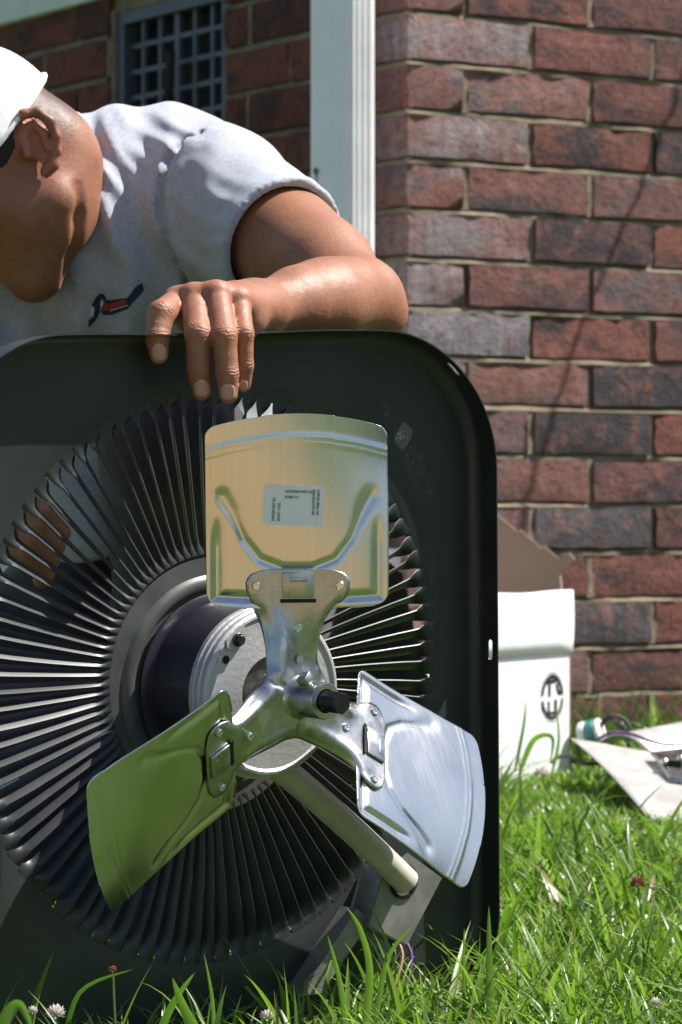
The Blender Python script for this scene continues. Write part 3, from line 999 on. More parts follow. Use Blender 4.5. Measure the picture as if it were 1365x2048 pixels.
# hub spider
def spider():
    V = []; F = []
    S = np.array([0, .006, .012, .017, .023, .029, .035, .041, .048, .055, .062, .069, .075, .081, .087, .093, .097, .1005, .103, .1045])
    W = np.array([0, .0104, .0208, .0293, .0272, .0262, .0256, .0252, .0252, .0258, .0275, .0310, .0352, .0395, .0420, .0425, .0410, .0375, .0300, .0210])
    NQ = 25
    q = np.linspace(-1, 1, NQ)
    Q, SS = np.meshgrid(q, S); WW = np.interp(SS, S, W)
    C = Q * WW
    top = .0015 * (1 - Q ** 2)
    for ang in (R(90), R(210), R(330)):
        lip = -.0085 * sstep(.0, .0085, (np.abs(C) - (WW - .0085))) * sstep(.009, .02, SS) * sstep(.082, .066, SS)
        hump = .0030 * sstep(.03, .012, SS) + .0012 * np.exp(-((np.abs(C) - WW + .0115) / .003) ** 2) * sstep(.012, .022, SS) * sstep(.08, .066, SS)
        P = blade_map(SS, C, ang, 0.0)
        P = P + np.array([0, 0, 1.0]) * (lip + hump)[..., None]
        # flatten camber influence near root: already small
        o = len(V)
        V += list(P.reshape(-1, 3))
        i = np.arange(len(S) * NQ).reshape(len(S), NQ) + o
        F += [tuple(f) for f in np.stack([i[:-1, :-1], i[:-1, 1:], i[1:, 1:], i[1:, :-1]], -1).reshape(-1, 4)]
    bm = bmesh.new()
    vs = [bm.verts.new(v) for v in V]
    for f in F:
        if len(set(f)) == 4: bm.faces.new([vs[k] for k in f])
    bmesh.ops.remove_doubles(bm, verts=bm.verts, dist=.0004)
    o = obj('hub_spider', bm, M['galv'], fan, 60)
    sd = o.modifiers.new('thickness', 'SOLIDIFY'); sd.thickness = .0014; sd.offset = -1
    return o
hub = spider()
hub['label'] = 'galvanised three armed hub plate'
def on_arm(s, c, ang, lift=0.0):
    """matrix on the arm surface: x along chord, y radial, z outwards"""
    p = blade_map(np.array(s), np.array(c), ang, lift)
    dc = blade_map(np.array(s), np.array(c + .001), ang, lift) - p
    ds_ = blade_map(np.array(s + .001), np.array(c), ang, lift) - p
    x = Vector(dc).normalized(); y = Vector(ds_).normalized(); z = x.cross(y).normalized()
    if z.z < 0: z = -z
    y = z.cross(x)
    return Matrix(((x.x, y.x, z.x, p[0]), (x.y, y.y, z.y, p[1]), (x.z, y.z, z.z, p[2]), (0, 0, 0, 1)))
for ang in (R(90), R(210), R(330)):
    for s, c in ((.0905, -.034), (.0905, .034), (.0565, 0.0)):
        bmr = bmesh.new()
        lathe(bmr, [(.0036, 0), (.0036, .0009), (.0029, .0016), (.0020, .0016), (.0018, .0009), (.0001, .0008)], 18, on_arm(s, c, ang, .0002))
        obj('rivet', bmr, M['rivet'], hub, 40)
    bmr = bmesh.new()
    pm = on_arm(.0905, 0, ang, .0013)
    box(bmr, -.0130, .0130, -.0095, .0110, -.0012, .0012, pm, .0007)
    box(bmr, -.0068, .0068, .0035, .0070, .0011, .0016, pm, .0004)
    obj('tab', bmr, M['galv'], hub, 30)
    bmr = bmesh.new(); box(bmr, -.0145, .0145, -.0135, -.0106, -.0004, .0009, pm); obj('slot', bmr, M['slot'], hub)
bmr = bmesh.new(); lathe(bmr, [(.0034, 0), (.0001, .0002)], 16, on_arm(.031, 0, R(90), .0026)); obj('hole', bmr, M['cast'], hub)
bm = bmesh.new()
lathe(bm, [(.0195, .001), (.0165, .004), (.0152, .008), (.0150, .0355), (.0143, .0368), (.0098, .0370), (.0094, .0355), (.0094, .020)], 40)
collar = obj('collar', bm, M['galv'], fan, 30)
bm = bmesh.new()
sm_ = Matrix.Translation((0, 0, .0270)) @ Matrix.Rotation(R(128), 4, 'Z') @ Matrix.Rotation(R(90), 4, 'Y')
lathe(bm, [(.0001, .012), (.0036, .012), (.0036, .0185), (.0001, .0185)], 14, sm_)
box(bm, -.0048, .0048, -.0048, .0048, .0185, .0265, sm_ @ Matrix.Rotation(R(20), 4, 'Z'), .0008)
obj('set_screw', bm, M['galv'], collar, 30)
bm = bmesh.new()
lathe(bm, [(.0090, .014), (.0092, .0565), (.0082, .0582), (.0001, .0582)], 8, Matrix.Rotation(R(10), 4, 'Z'))
obj('shaft_cap', bm, M['shaft'], fan, 30)
#__PART2__
# ================================================================== PERSON (signed-distance bodies meshed by surface nets)
class Field:
    def __init__(s, lo, hi, h):
        s.lo = np.array(lo, float); s.h = h
        s.n = np.ceil((np.array(hi) - s.lo) / h).astype(int) + 1
        s.F = np.full(s.n, 1.0, np.float32)
    def blk(s, lo, hi):
        a = np.clip(np.floor((np.array(lo) - s.lo) / s.h).astype(int), 0, s.n)
        b = np.clip(np.ceil((np.array(hi) - s.lo) / s.h).astype(int) + 1, 0, s.n)
        sl = tuple(slice(x, y) for x, y in zip(a, b))
        g = [((np.arange(x, y) * s.h) + l).astype(np.float32) for x, y, l in zip(a, b, s.lo)]
        return sl, np.ix_(*g)
    def op(s, fn, lo, hi, k, mode='add'):
        m = k + 4 * s.h
        sl, (x, y, z) = s.blk(np.array(lo) - m, np.array(hi) + m)
        if 0 in s.F[sl].shape: return
        d = fn(x, y, z)
        f = s.F[sl]
        if mode == 'sub': f, d = -f, d
        if k > 0:
            q = np.clip(.5 + .5 * (f - d) / k, 0, 1)
            out = f + (d - f) * q - k * q * (1 - q)
        else: out = np.minimum(f, d)
        s.F[sl] = -out if mode == 'sub' else out
    def cone(s, a, b, ra, rb, k=.01, mode='add', flat=None):
        a = np.array(a, float); b = np.array(b, float); ab = b - a; L2 = max(ab @ ab, 1e-12)
        def fn(x, y, z):
            t_ = np.clip(((x - a[0]) * ab[0] + (y - a[1]) * ab[1] + (z - a[2]) * ab[2]) / L2, 0, 1)
            return np.sqrt((x - a[0] - t_ * ab[0]) ** 2 + (y - a[1] - t_ * ab[1]) ** 2 + (z - a[2] - t_ * ab[2]) ** 2) - (ra + (rb - ra) * t_)
        r = max(ra, rb)
        s.op(fn, np.minimum(a, b) - r, np.maximum(a, b) + r, k, mode)
    def ell(s, c, rad, M3=None, k=.01, mode='add'):
        c = np.array(c, float); rad = np.array(rad, float)
        if M3 is not None: rad = rad * .87
        A = np.eye(3) if M3 is None else np.array(M3, float)     # rows = local axes
        def fn(x, y, z):
            X = x - c[0]; Y = y - c[1]; Z = z - c[2]
            q = [(A[i, 0] * X + A[i, 1] * Y + A[i, 2] * Z) / rad[i] for i in range(3)]
            k0 = np.sqrt(q[0] ** 2 + q[1] ** 2 + q[2] ** 2) + 1e-9
            k1 = np.sqrt((q[0] / rad[0]) ** 2 + (q[1] / rad[1]) ** 2 + (q[2] / rad[2]) ** 2) + 1e-9
            return k0 * (k0 - 1) / k1
        r = rad.max(); s.op(fn, c - r, c + r, k, mode)
    def chain(s, pts, rs, k=.008, mode='add'):
        for (p, r), (q, r2) in zip(zip(pts[:-1], rs[:-1]), zip(pts[1:], rs[1:])): s.cone(p, q, r, r2, k, mode)
    def mesh(s, smooth=2):
        F = s.F; I = F < 0
        c = np.zeros(np.array(F.shape) - 1, np.int8)
        for dx in (0, 1):
            for dy in (0, 1):
                for dz in (0, 1):
                    c += I[dx:F.shape[0] - 1 + dx, dy:F.shape[1] - 1 + dy, dz:F.shape[2] - 1 + dz]
        act = (c > 0) & (c < 8)
        ijk = np.argwhere(act)
        idx = np.full(act.shape, -1, np.int32); idx[act] = np.arange(len(ijk))
        cs = [(a, b, d) for a in (0, 1) for b in (0, 1) for d in (0, 1)]
        vals = {q: F[ijk[:, 0] + q[0], ijk[:, 1] + q[1], ijk[:, 2] + q[2]].astype(float) for q in cs}
        P = np.zeros((len(ijk), 3)); N = np.zeros(len(ijk))
        for q in cs:
            for ax in range(3):
                if q[ax] == 0:
                    p = list(q); p[ax] = 1; p = tuple(p)
                    a, b = vals[q], vals[p]
                    m = (a < 0) != (b < 0)
                    t_ = np.where(m, a / np.where(m, a - b, 1), 0)
                    pos = np.tile(np.array(q, float), (len(ijk), 1)); pos[:, ax] += t_
                    P += pos * m[:, None]; N += m
        P = (P / N[:, None] + ijk) * s.h + s.lo
        Q = []
        for ax in range(3):
            o1, o2 = [(1, 2), (2, 0), (0, 1)][ax]
            sl0 = [slice(None)] * 3; sl1 = [slice(None)] * 3
            sl0[ax] = slice(0, -1); sl1[ax] = slice(1, None)
            df = I[tuple(sl0)] != I[tuple(sl1)]
            e = np.argwhere(df)
            e = e[(e[:, o1] > 0) & (e[:, o2] > 0) & (e[:, o1] < act.shape[o1]) & (e[:, o2] < act.shape[o2])]
            pos = I[e[:, 0], e[:, 1], e[:, 2]]
            def cell(d1, d2):
                w = e.copy(); w[:, o1] -= d1; w[:, o2] -= d2
                return idx[w[:, 0], w[:, 1], w[:, 2]]
            quad = np.stack([cell(1, 1), cell(0, 1), cell(0, 0), cell(1, 0)], 1)
            quad[~pos] = quad[~pos][:, ::-1]
            Q.append(quad)
        Q = np.concatenate(Q); Q = Q[(Q >= 0).all(1)]
        E_ = np.unique(np.sort(np.concatenate([Q[:, [0, 1]], Q[:, [1, 2]], Q[:, [2, 3]], Q[:, [3, 0]]]), axis=1), axis=0)
        deg = np.bincount(E_.ravel(), minlength=len(P)).astype(float); deg[deg == 0] = 1
        for it in range(smooth * 2):
            lam = .5 if it % 2 == 0 else -.52
            avg = np.stack([np.bincount(E_[:, 0], P[E_[:, 1], a], len(P)) + np.bincount(E_[:, 1], P[E_[:, 0], a], len(P)) for a in range(3)], 1) / deg[:, None]
            P = P + lam * (avg - P)
        return P, Q

def fattr(o, name, arr):
    a = o.data.attributes.new(name, 'FLOAT', 'POINT'); a.data.foreach_set('value', np.asarray(arr, np.float32))

person = empty('person', (-.18, 3.45, .05))
tag(person, 'person in grey t-shirt and white cap crouching with one hand over the lid', 'person')
def put_np(name, P, Q, m, parent=None):
    o = from_np(name, P, Q, m)
    par = parent or person
    o.parent = par
    o.matrix_parent_inverse = par.matrix_world.inverted() if par is person else Matrix.Identity(4)
    return o
bpy.context.view_layer.update()

def vx(*a): return np.array(at(*a))
# --- head frame
PIT, HY = R(52), R(18)
Fh = np.array([-math.cos(PIT) * math.cos(HY), -math.cos(PIT) * math.sin(HY), -math.sin(PIT)])
Uh = np.array([-math.sin(PIT) * math.cos(HY), -math.sin(PIT) * math.sin(HY), math.cos(PIT)])
Lh = np.array([math.sin(HY), -math.cos(HY), 0])
EAR = vx(57, 300, 3.17)
HC = EAR - .065 * Lh + .005 * Fh
HM = np.stack([Fh, Lh, Uh])
HS = .87
def hp(f, l, u): return HC + HS * (f * Fh + l * Lh + u * Uh)
# --- joints
SHL = vx(436, 396, 3.29); ELB = vx(722, 602, 3.055); WR = vx(506, 617, 2.905)
MC_ = [vx(356, 604, 2.838), vx(390, 597, 2.826), vx(434, 592, 2.822), vx(478, 604, 2.830)]
PI_ = [vx(323, 627, 2.797), vx(396, 668, 2.786), vx(449, 674, 2.783), vx(487, 668, 2.800)]
DI_ = [vx(315, 676, 2.789), vx(398, 738, 2.788), vx(455, 748, 2.783), vx(489, 731, 2.803)]
TI_ = [vx(318, 709, 2.793), vx(404, 782, 2.794), vx(457, 789, 2.788), vx(487, 770, 2.807)]
SHR = vx(20, 540, 3.47); ELR = vx(-190, 820, 3.2); WRR = vx(-50, 1000, 3.16)

def build_body():
    f = Field((-.47, 2.765, .36), (.09, 3.52, .99), .0021)
    # torso core (under the shirt)
    f.cone(vx(255, 440, 3.42), vx(275, 640, 3.47), .085, .09, .02)
    # neck
    f.cone(hp(-.024, 0, -.035), vx(112, 388, 3.365), .052, .054, .02)
    f.cone(hp(-.042, .015, -.012), vx(116, 352, 3.36), .034, .040, .02)
    # cranium, face, jaw
    f.ell(hp(.008, 0, .040), (.093, .078, .090), HM, .02)
    f.ell(hp(.045, 0, -.03), (.056, .062, .075), HM, .03)
    f.ell(hp(.022, .036, -.055), (.050, .034, .036), HM, .022)
    f.ell(hp(.022, -.036, -.055), (.050, .034, .036), HM, .022)
    f.cone(hp(.012, .052, -.062), hp(.078, .016, -.101), .0165, .015, .016)
    f.cone(hp(.012, -.052, -.062), hp(.078, -.016, -.101), .0165, .015, .016)
    f.ell(hp(.080, 0, -.100), (.024, .030, .020), HM, .022)
    f.cone(hp(.035, .030, -.086), hp(.078, .010, -.094), .022, .020, .02)
    f.cone(hp(.035, -.030, -.086), hp(.078, -.010, -.094), .022, .020, .02)
    f.ell(hp(.07, 0, -.066), (.034, .042, .032), HM, .016)
    f.ell(hp(.062, .042, -.012), (.028, .024, .018), HM, .022)           # cheekbone
    f.ell(hp(.062, -.042, -.012), (.028, .024, .018), HM, .022)
    f.cone(hp(.092, 0, .022), hp(.113, 0, -.022), .010, .014, .012)      # nose
    f.ell(hp(.101, .014, -.027), (.012, .009, .009), HM, .007); f.ell(hp(.101, -.014, -.027), (.012, .009, .009), HM, .007)
    f.cone(hp(.084, .034, .033), hp(.094, .0, .03), .010, .010, .012); f.cone(hp(.084, -.034, .033), hp(.094, 0, .03), .010, .010, .012)
    f.ell(hp(.085, .032, .014), (.014, .018, .010), HM, .01, 'sub'); f.ell(hp(.085, -.032, .014), (.014, .018, .010), HM, .01, 'sub')
    f.ell(hp(.072, .031, .013), (.014, .014, .012), HM, .003); f.ell(hp(.072, -.031, .013), (.014, .014, .012), HM, .003)
    # lips and mouth line
    f.cone(hp(.098, .006, -.057), hp(.081, .029, -.062), .0075, .0042, .006); f.cone(hp(.098, -.006, -.057), hp(.081, -.029, -.062), .0075, .0042, .006)
    f.cone(hp(.096, .006, -.071), hp(.081, .027, -.067), .0085, .0045, .006); f.cone(hp(.096, -.006, -.071), hp(.081, -.027, -.067), .0085, .0045, .006)
    f.cone(hp(.108, 0, -.064), hp(.084, .033, -.0655), .0016, .0016, .003, 'sub'); f.cone(hp(.108, 0, -.064), hp(.084, -.033, -.0655), .0016, .0016, .003, 'sub')
    # fold between jaw and neck
    f.cone(hp(.012, .0, -.066), vx(118, 432, 3.36), .046, .054, .018)
    f.chain([hp(-.012, .066, -.070), hp(.012, .060, -.090), hp(.045, .042, -.112), hp(.066, .020, -.122)], [.002, .0035, .004, .003], .012, 'sub')
    # ear: plate, helix rim, lobe, hollow
    ce, se = .9 * math.cos(R(24)), .9 * math.sin(R(24))
    eo = lambda a, b, c: EAR + (a * ce - c * se) * Fh + (b * .8 - .001) * Lh + (a * se + c * ce) * Uh
    f.ell(eo(-.012, .002, .004), (.019, .008, .027), HM, .005)
    ear = [(-.004, .008, .0315), (-.010, .012, .035), (-.024, .015, .030), (-.031, .016, .016), (-.030, .015, .0), (-.024, .012, -.014), (-.014, .008, -.024)]
    f.chain([eo(*p) for p in ear], [.0036, .0046, .0050, .0050, .0048, .0046, .0055], .003)
    f.cone(eo(-.014, .007, -.024), eo(-.006, .005, -.028), .0072, .006, .004)
    f.cone(eo(-.011, .014, .010), eo(-.008, .014, -.010), .0075, .008, .004, 'sub')
    f.cone(eo(-.018, .0165, .026), eo(-.023, .0175, .004), .0028, .0028, .003, 'sub')
    f.cone(eo(.004, .006, -.004), eo(.003, .006, .002), .0045, .004, .003)   # tragus
    f.chain([eo(-.016, .009, .022), eo(-.020, .011, .008), eo(-.017, .010, -.008)], [.0032, .0034, .003], .003)
    # left arm
    f.cone(SHL, SHL + .45 * (ELB - SHL), .05, .046, .02)
    f.cone(SHL + .4 * (ELB - SHL), ELB, .047, .038, .02)
    f.cone(vx(560, 470, 3.20), vx(650, 530, 3.12), .040, .038, .03)          # triceps/biceps bulk
    f.cone(ELB, vx(650, 606, 2.995), .036, .0345, .012)
    f.cone(vx(650, 606, 2.995), WR, .0345, .0225, .014)
    f.cone(vx(690, 588, 3.02), vx(600, 600, 2.96), .031, .028, .016)        # brachioradialis
    f.ell(vx(768, 634, 3.066), (.018, .020, .016), None, .018)               # elbow tip
    f.cone(WR, vx(470, 615, 2.875), .0225, .022, .012)
    f.ell(vx(511, 625, 2.892), (.009, .009, .009), None, .008)               # ulna head
    # hand
    rm = [.0116, .0120, .0116, .0106]; rp = [.0113, .0112, .0108, .0091]; rd = [.0101, .0101, .0097, .0080]; rt = [.0080, .0081, .0079, .0064]
    for i in range(4):
        w = WR + (MC_[i] - MC_[1]) * .35
        f.cone(w, MC_[i], .0165, rm[i], .010)
        f.ell(MC_[i] + np.array([0, -.001, .0035]), (.0098, .0105, .0085), None, .008)     # knuckle
    for a, b in ((0, 1), (1, 2), (2, 3)): f.cone(MC_[a] + [0, .014, -.003], MC_[b] + [0, .014, -.003], .0105, .0105, .012)
    f.cone(vx(395, 636, 2.853), vx(470, 640, 2.862), .0165, .0175, .014)
    f.ell(vx(497, 640, 2.868), (.014, .024, .013), None, .010)               # heel of the hand on the little-finger side
    f.cone(WR, vx(448, 634, 2.872), .019, .019, .012)
    for i in range(4):
        g = Field.cone
        mid1 = .5 * (MC_[i] + PI_[i]); mid2 = .5 * (PI_[i] + DI_[i])
        k = .0016 if i else .002
        f.chain([MC_[i], mid1, PI_[i], mid2, DI_[i], TI_[i]], [rm[i], rp[i] * .98, rp[i], rd[i] * .97, rd[i], rt[i]], k)
    # thumb behind the sheet
    f.chain([vx(455, 640, 2.885), vx(412, 655, 2.893), vx(385, 690, 2.895), vx(372, 722, 2.893)], [.018, .013, .0115, .0085], .006)
    # right arm, reaching down behind the grille
    f.cone(SHR, ELR, .05, .04, .02); f.cone(ELR, vx(-115, 925, 3.17), .042, .036, .012); f.cone(vx(-115, 925, 3.17), WRR, .036, .025, .012)
    hb = vx(8, 1040, 3.14)
    for i in range(4):
        p = hb + np.array([.012 * (1.5 - i) * .4, .0, .012 * (1.5 - i)])
        f.cone(WRR, p, .018, .011, .01)
        f.chain([p, p + [.03, -.012, -.012], p + [.045, .004, -.03], p + [.04, .02, -.038]], [.0105, .0098, .009, .0078], .002)
    f.chain([WRR, WRR + [.02, -.03, .0], WRR + [.05, -.035, .002]], [.016, .012, .009], .006)
    P, Q = f.mesh(2)
    o = put_np('body', P, Q, M['skin'])
    # colour and crease masks
    bl = np.zeros(len(P)); wr = np.full(len(P), 1.0); st = np.zeros(len(P))
    bl = np.maximum(bl, .75 * np.exp(-(np.linalg.norm(P - (EAR - .012 * Fh + .01 * Lh), axis=1) / .032) ** 2))
    for i in range(4):
        bl = np.maximum(bl, .38 * np.exp(-(np.linalg.norm(P - (MC_[i] + [0, -.005, .01]), axis=1) / .011) ** 2))
        bl = np.maximum(bl, .25 * np.exp(-(np.linalg.norm(P - TI_[i], axis=1) / .014) ** 2))
        bl = np.maximum(bl, .25 * np.exp(-(np.linalg.norm(P - PI_[i], axis=1) / .012) ** 2))
        for J, a, b, w in ((PI_[i], MC_[i], DI_[i], 1.0), (DI_[i], PI_[i], TI_[i], 1.15)):
            d = (b - a) / np.linalg.norm(b - a)
            near = np.linalg.norm(P - J, axis=1) < .017
            al = (P - J) @ d * w
            wr = np.where(near & (np.abs(al) < np.abs(wr)), al, wr)
    bl = np.maximum(bl, .3 * np.exp(-(np.linalg.norm(P - vx(795, 640, 3.06), axis=1) / .03) ** 2))
    loc = (P - HC) @ HM.T
    st = .5 * np.exp(-((loc[:, 2] + .095) / .035) ** 2 - ((loc[:, 0] - .07) / .05) ** 2)
    st = np.where(np.linalg.norm(P - HC, axis=1) < .2, st, 0)
    nape = .95 * sstep(.06, .03, np.abs(loc[:, 2] - .02)) * sstep(-.022, -.045, loc[:, 0]); st = np.maximum(st, np.where(np.linalg.norm(P - HC, axis=1) < .13, nape, 0))
    hairy = np.where(np.linalg.norm(P - HC, axis=1) < .125, .85 * sstep(.062, .03, np.abs(loc[:, 2] - .03)) * sstep(-.028, -.052, loc[:, 0]), 0)
    fattr(o, 'hairy', hairy)
    fattr(o, 'blush', bl); fattr(o, 'wr', wr); fattr(o, 'stubble', st)
    return o, P, Q
body, BP, BQ = build_body()
bt = BVHTree.FromPolygons([Vector(p) for p in BP], [tuple(q) for q in BQ])

# fingernails wrapped on the finger surface
def nail(px, py, w, h, tilt):
    nx, ny = 9, 9
    V = []
    c, s = math.cos(tilt), math.sin(tilt)
    for j in range(ny):
        b = -1 + 2 * j / (ny - 1)
        for i in range(nx):
            a = -1 + 2 * i / (nx - 1)
            ww = w / 2 * (1 - .42 * max(0, -b) ** 3 - .28 * max(0, b) ** 4)
            x = a * ww; y = b * h / 2 * (1 - .12 * a * a if b > 0 else 1 - .18 * a * a)
            qx, qy = px + x * c - y * s, py + x * s + y * c
            d = Vector(((qx - 682.5) / FPX, 1, -(qy - 1024) / FPX)).normalized()
            hit = bt.ray_cast(Vector((0, 0, CAMZ)), d)[0]
            if hit is None: return
            edge = max(abs(a), abs(b))
            V.append(hit - d * (.0007 - .0008 * max(0, edge - .8) / .2))
    F = [(j * nx + i, j * nx + i + 1, (j + 1) * nx + i + 1, (j + 1) * nx + i) for j in range(ny - 1) for i in range(nx - 1)]
    o = from_np('fingernail', np.array(V), np.array(F)[:, ::-1], M['nail'])
    o.parent = body; o.matrix_parent_inverse = Matrix.Identity(4)
    o.parent = body
    return o
bpy.context.view_layer.update()
for a in ((318.5, 704, 31, 36, R(-3)), (404, 776, 33, 34, R(-3)), (457, 784, 33, 33, R(1)), (487, 771, 20, 24, R(3))): nail(*a)

# --- t-shirt
def build_shirt():
    h = .0034
    f = Field((-.50, 3.05, .33), (.05, 3.78, .93), h)
    f.ell(vx(262, 480, 3.375), (.150, .122, .122), None, .03)
    f.cone(vx(265, 520, 3.40), vx(285, 820, 3.53), .134, .142, .04)
    f.cone(vx(110, 570, 3.42), vx(180, 820, 3.54), .115, .13, .04)
    f.cone(vx(190, 760, 3.44), vx(200, 1080, 3.36), .075, .045, .03)
    f.cone(vx(330, 352, 3.35), vx(220, 330, 3.33), .062, .046, .03)            # trapezius to collar
    f.cone(vx(350, 375, 3.35), SHL, .073, .067, .03)
    f.cone(vx(20, 480, 3.40), vx(120, 420, 3.38), .07, .07, .04)
    f.cone(vx(20, 520, 3.41), vx(-70, 720, 3.34), .082, .078, .03)
    f.cone(vx(260, 420, 3.345), vx(120, 392, 3.315), .078, .066, .03)
    f.cone(vx(220, 330, 3.33), vx(130, 330, 3.315), .044, .030, .03)
    # sleeve
    ax = (ELB - SHL) / np.linalg.norm(ELB - SHL)
    HEM = vx(566, 490, 3.17)
    f.cone(SHL + ax * .0, HEM + ax * .03, .0675, .0640, .02)
    f.cone(vx(450, 470, 3.27), vx(500, 545, 3.21), .036, .03, .03)            # cloth hanging under the arm
    # displacement: soft folds
    sl, (x, y, z) = f.blk(f.lo, f.lo + f.n * h)
    def wav(p, d, lam, amp, wid, ln):
        """fold train along direction d near p"""
        p = np.array(p); d = np.array(d) / np.linalg.norm(d)
        X, Y, Z = x - p[0], y - p[1], z - p[2]
        s_ = X * d[0] + Y * d[1] + Z * d[2]
        g = np.cross(d, [0, 1, 0]); g /= np.linalg.norm(g)
        e_ = X * g[0] + Y * g[1] + Z * g[2]
        sh = s_ + .010 * np.sin(e_ * 38)
        return amp * (np.abs(np.sin(np.pi * sh / lam)) ** 1.6 - .4) * np.exp(-(s_ * s_ + Y * Y * .4) / wid ** 2 - e_ * e_ / (wid * 1.9) ** 2)
    f.F += (wav(vx(215, 350, 3.27), (1, 0, .35), .022, .0060, .036, 0) + wav(vx(330, 290, 3.27), (.75, .0, .6), .024, .0048, .036, 0)
            + wav(vx(500, 470, 3.2), (.5, 0, .85), .022, .0052, .035, 0) + wav(vx(545, 420, 3.17), (.45, 0, -.9), .019, .0030, .03, 0)
            + wav(vx(240, 500, 3.28), (1, 0, .1), .052, .0100, .10, 0) + wav(vx(370, 520, 3.28), (.85, 0, .5), .034, .0065, .055, 0)
            + wav(vx(120, 600, 3.3), (1, 0, .3), .045, .004, .07, 0) + wav(vx(280, 900, 3.4), (.3, 0, 1), .05, .006, .12, 0)).astype(np.float32)
    # armhole seam crease
    seam = [vx(402, 262, 3.27), vx(352, 300, 3.25), vx(330, 345, 3.245), vx(322, 410, 3.25), vx(335, 480, 3.265), vx(365, 545, 3.28), vx(408, 600, 3.30)]
    sp = smooth_curve(seam, 5)
    pts = []
    # push seam points on to the surface
    for p in sp:
        d = (p - Vector((0, 0, CAMZ))).normalized()
        pts.append((p, d))
    def surf(p, d):
        o_ = Vector((0, 0, CAMZ)); L = (p - o_).length - .16
        for i in range(140):
            q = o_ + d * (L + i * .0025)
            ii = np.round((np.array(q) - f.lo) / h).astype(int)
            if (ii >= 0).all() and (ii < f.n).all() and f.F[tuple(ii)] < 0: return np.array(q)
        return np.array(p)
    ss = [surf(p, d) for p, d in pts]
    f.chain([q_ + np.array([.016, .003, 0]) for q_ in ss[2:]], [.0085] * len(ss[2:]), .010)
    f.chain([q_ + np.array([0, .001, 0]) for q_ in ss], [.0058] * len(ss), .0015, 'sub')
    # shoulder seam and sleeve hem stitch
    # neck opening
    cn = np.array([-.92, -.36, .14]); cn /= np.linalg.norm(cn)
    c0 = vx(122, 374, 3.290)
    f.cone(c0 + cn * .22, c0 + cn * .056, .0640, .0610, .004, 'sub')
    # collar rib
    e1 = np.cross(cn, [0, 1, 0]); e1 /= np.linalg.norm(e1); e2 = np.cross(cn, e1)
    ring = [c0 + .0670 * (math.cos(t_) * e1 + math.sin(t_) * e2) for t_ in np.linspace(0, 2 * math.pi, 33)]
    f.chain(ring, [.0068] * 33, .004)
    # cut the sleeve at its hem and hollow it
    X, Y, Z = x, y, z
    hn = ax + np.array([.12, -.05, .02]); hn /= np.linalg.norm(hn)
    plane = (X - HEM[0]) * hn[0] + (Y - HEM[1]) * hn[1] + (Z - HEM[2]) * hn[2]
    near = ((X - HEM[0]) ** 2 + (Y - HEM[1]) ** 2 + (Z - HEM[2]) ** 2) < .12 ** 2
    near = near & (X > vx(430, 0, 3.2)[0])
    # hem thickening
    f.F = np.where(near & (plane > -.018) & (plane < -.0005), f.F - .0008, f.F)
    f.F = np.where(near, np.maximum(f.F, plane), f.F).astype(np.float32)
    f.cone(SHL + ax * .05, HEM + ax * .05, .0535, .0575, .003, 'sub')
    # lower hem
    f.F = np.maximum(f.F, (.402 + .012 * np.sin(30 * x) - z)).astype(np.float32)
    P, Q = f.mesh(2)
    o = put_np('t_shirt', P, Q, M['shirt'])
    return o, P, Q
shirt, SP, SQ = build_shirt()
st_ = BVHTree.FromPolygons([Vector(p) for p in SP], [tuple(q) for q in SQ])

# printed chest emblem, laid on the cloth
def on_shirt(px, py, lift=.0008):
    d = Vector(((px - 682.5) / FPX, 1, -(py - 1024) / FPX)).normalized()
    hit = st_.ray_cast(Vector((0, 0, CAMZ)), d)[0]
    return None if hit is None else hit - d * lift
def decal(polys, mats, name, parent):
    bm = bmesh.new()
    for pl, mi, lift in polys:
        n = 14
        xs = [p[0] for p in pl]; ys = [p[1] for p in pl]
        b2 = bmesh.new()
        f0 = b2.faces.new([b2.verts.new((x, y, 0)) for x, y in pl])
        bmesh.ops.triangulate(b2, faces=[f0])
        bmesh.ops.subdivide_edges(b2, edges=b2.edges[:], cuts=1, use_grid_fill=True)
        bmesh.ops.triangulate(b2, faces=b2.faces[:])
        mp = {}
        for v in b2.verts:
            q = on_shirt(v.co.x, v.co.y, lift)
            if q is None: q = at(v.co.x, v.co.y, 3.3)
            mp[v.index if False else v] = bm.verts.new(q)
        for fc in b2.faces:
            g = bm.faces.new([mp[v] for v in fc.verts]); g.material_index = mi
        b2.free()
    o = obj(name, bm, mats, parent)
    return o
sc = lambda pts: [(232 + (x - 630) * .122, 609 + (y - 520) * .122) for x, y in pts]
emb = [(sc([(180, 880), (185, 780), (235, 740), (330, 620), (370, 560), (375, 640), (300, 780), (205, 885)]), 0, .0010),
       (sc([(230, 540), (300, 410), (360, 350), (430, 345), (465, 400), (470, 440), (410, 420), (385, 470), (370, 600), (300, 700), (270, 690), (280, 580)]), 0, .0010),
       (sc([(205, 590), (235, 545), (280, 575), (270, 700), (230, 740), (205, 690)]), 2, .0012),
       (sc([(380, 470), (415, 425), (425, 520), (375, 590)]), 2, .0012),
       (sc([(425, 470), (470, 440), (530, 450), (540, 490), (810, 415), (850, 370), (945, 240), (1065, 160), (1090, 290), (1000, 400), (880, 520), (830, 590), (570, 690), (540, 640), (430, 695), (390, 640), (400, 560)]), 0, .0010),
       (sc([(400, 600), (430, 540), (430, 470), (500, 510), (530, 515), (800, 430), (815, 500), (520, 610), (420, 630)]), 1, .0013),
       (sc([(540, 610), (830, 525), (830, 540), (540, 630)]), 2, .0013)]
logo = decal(emb, [M['navy'], M['red'], M['pale_print']], 'emblem', shirt)
logo['label'] = 'small navy and red printed chest emblem'

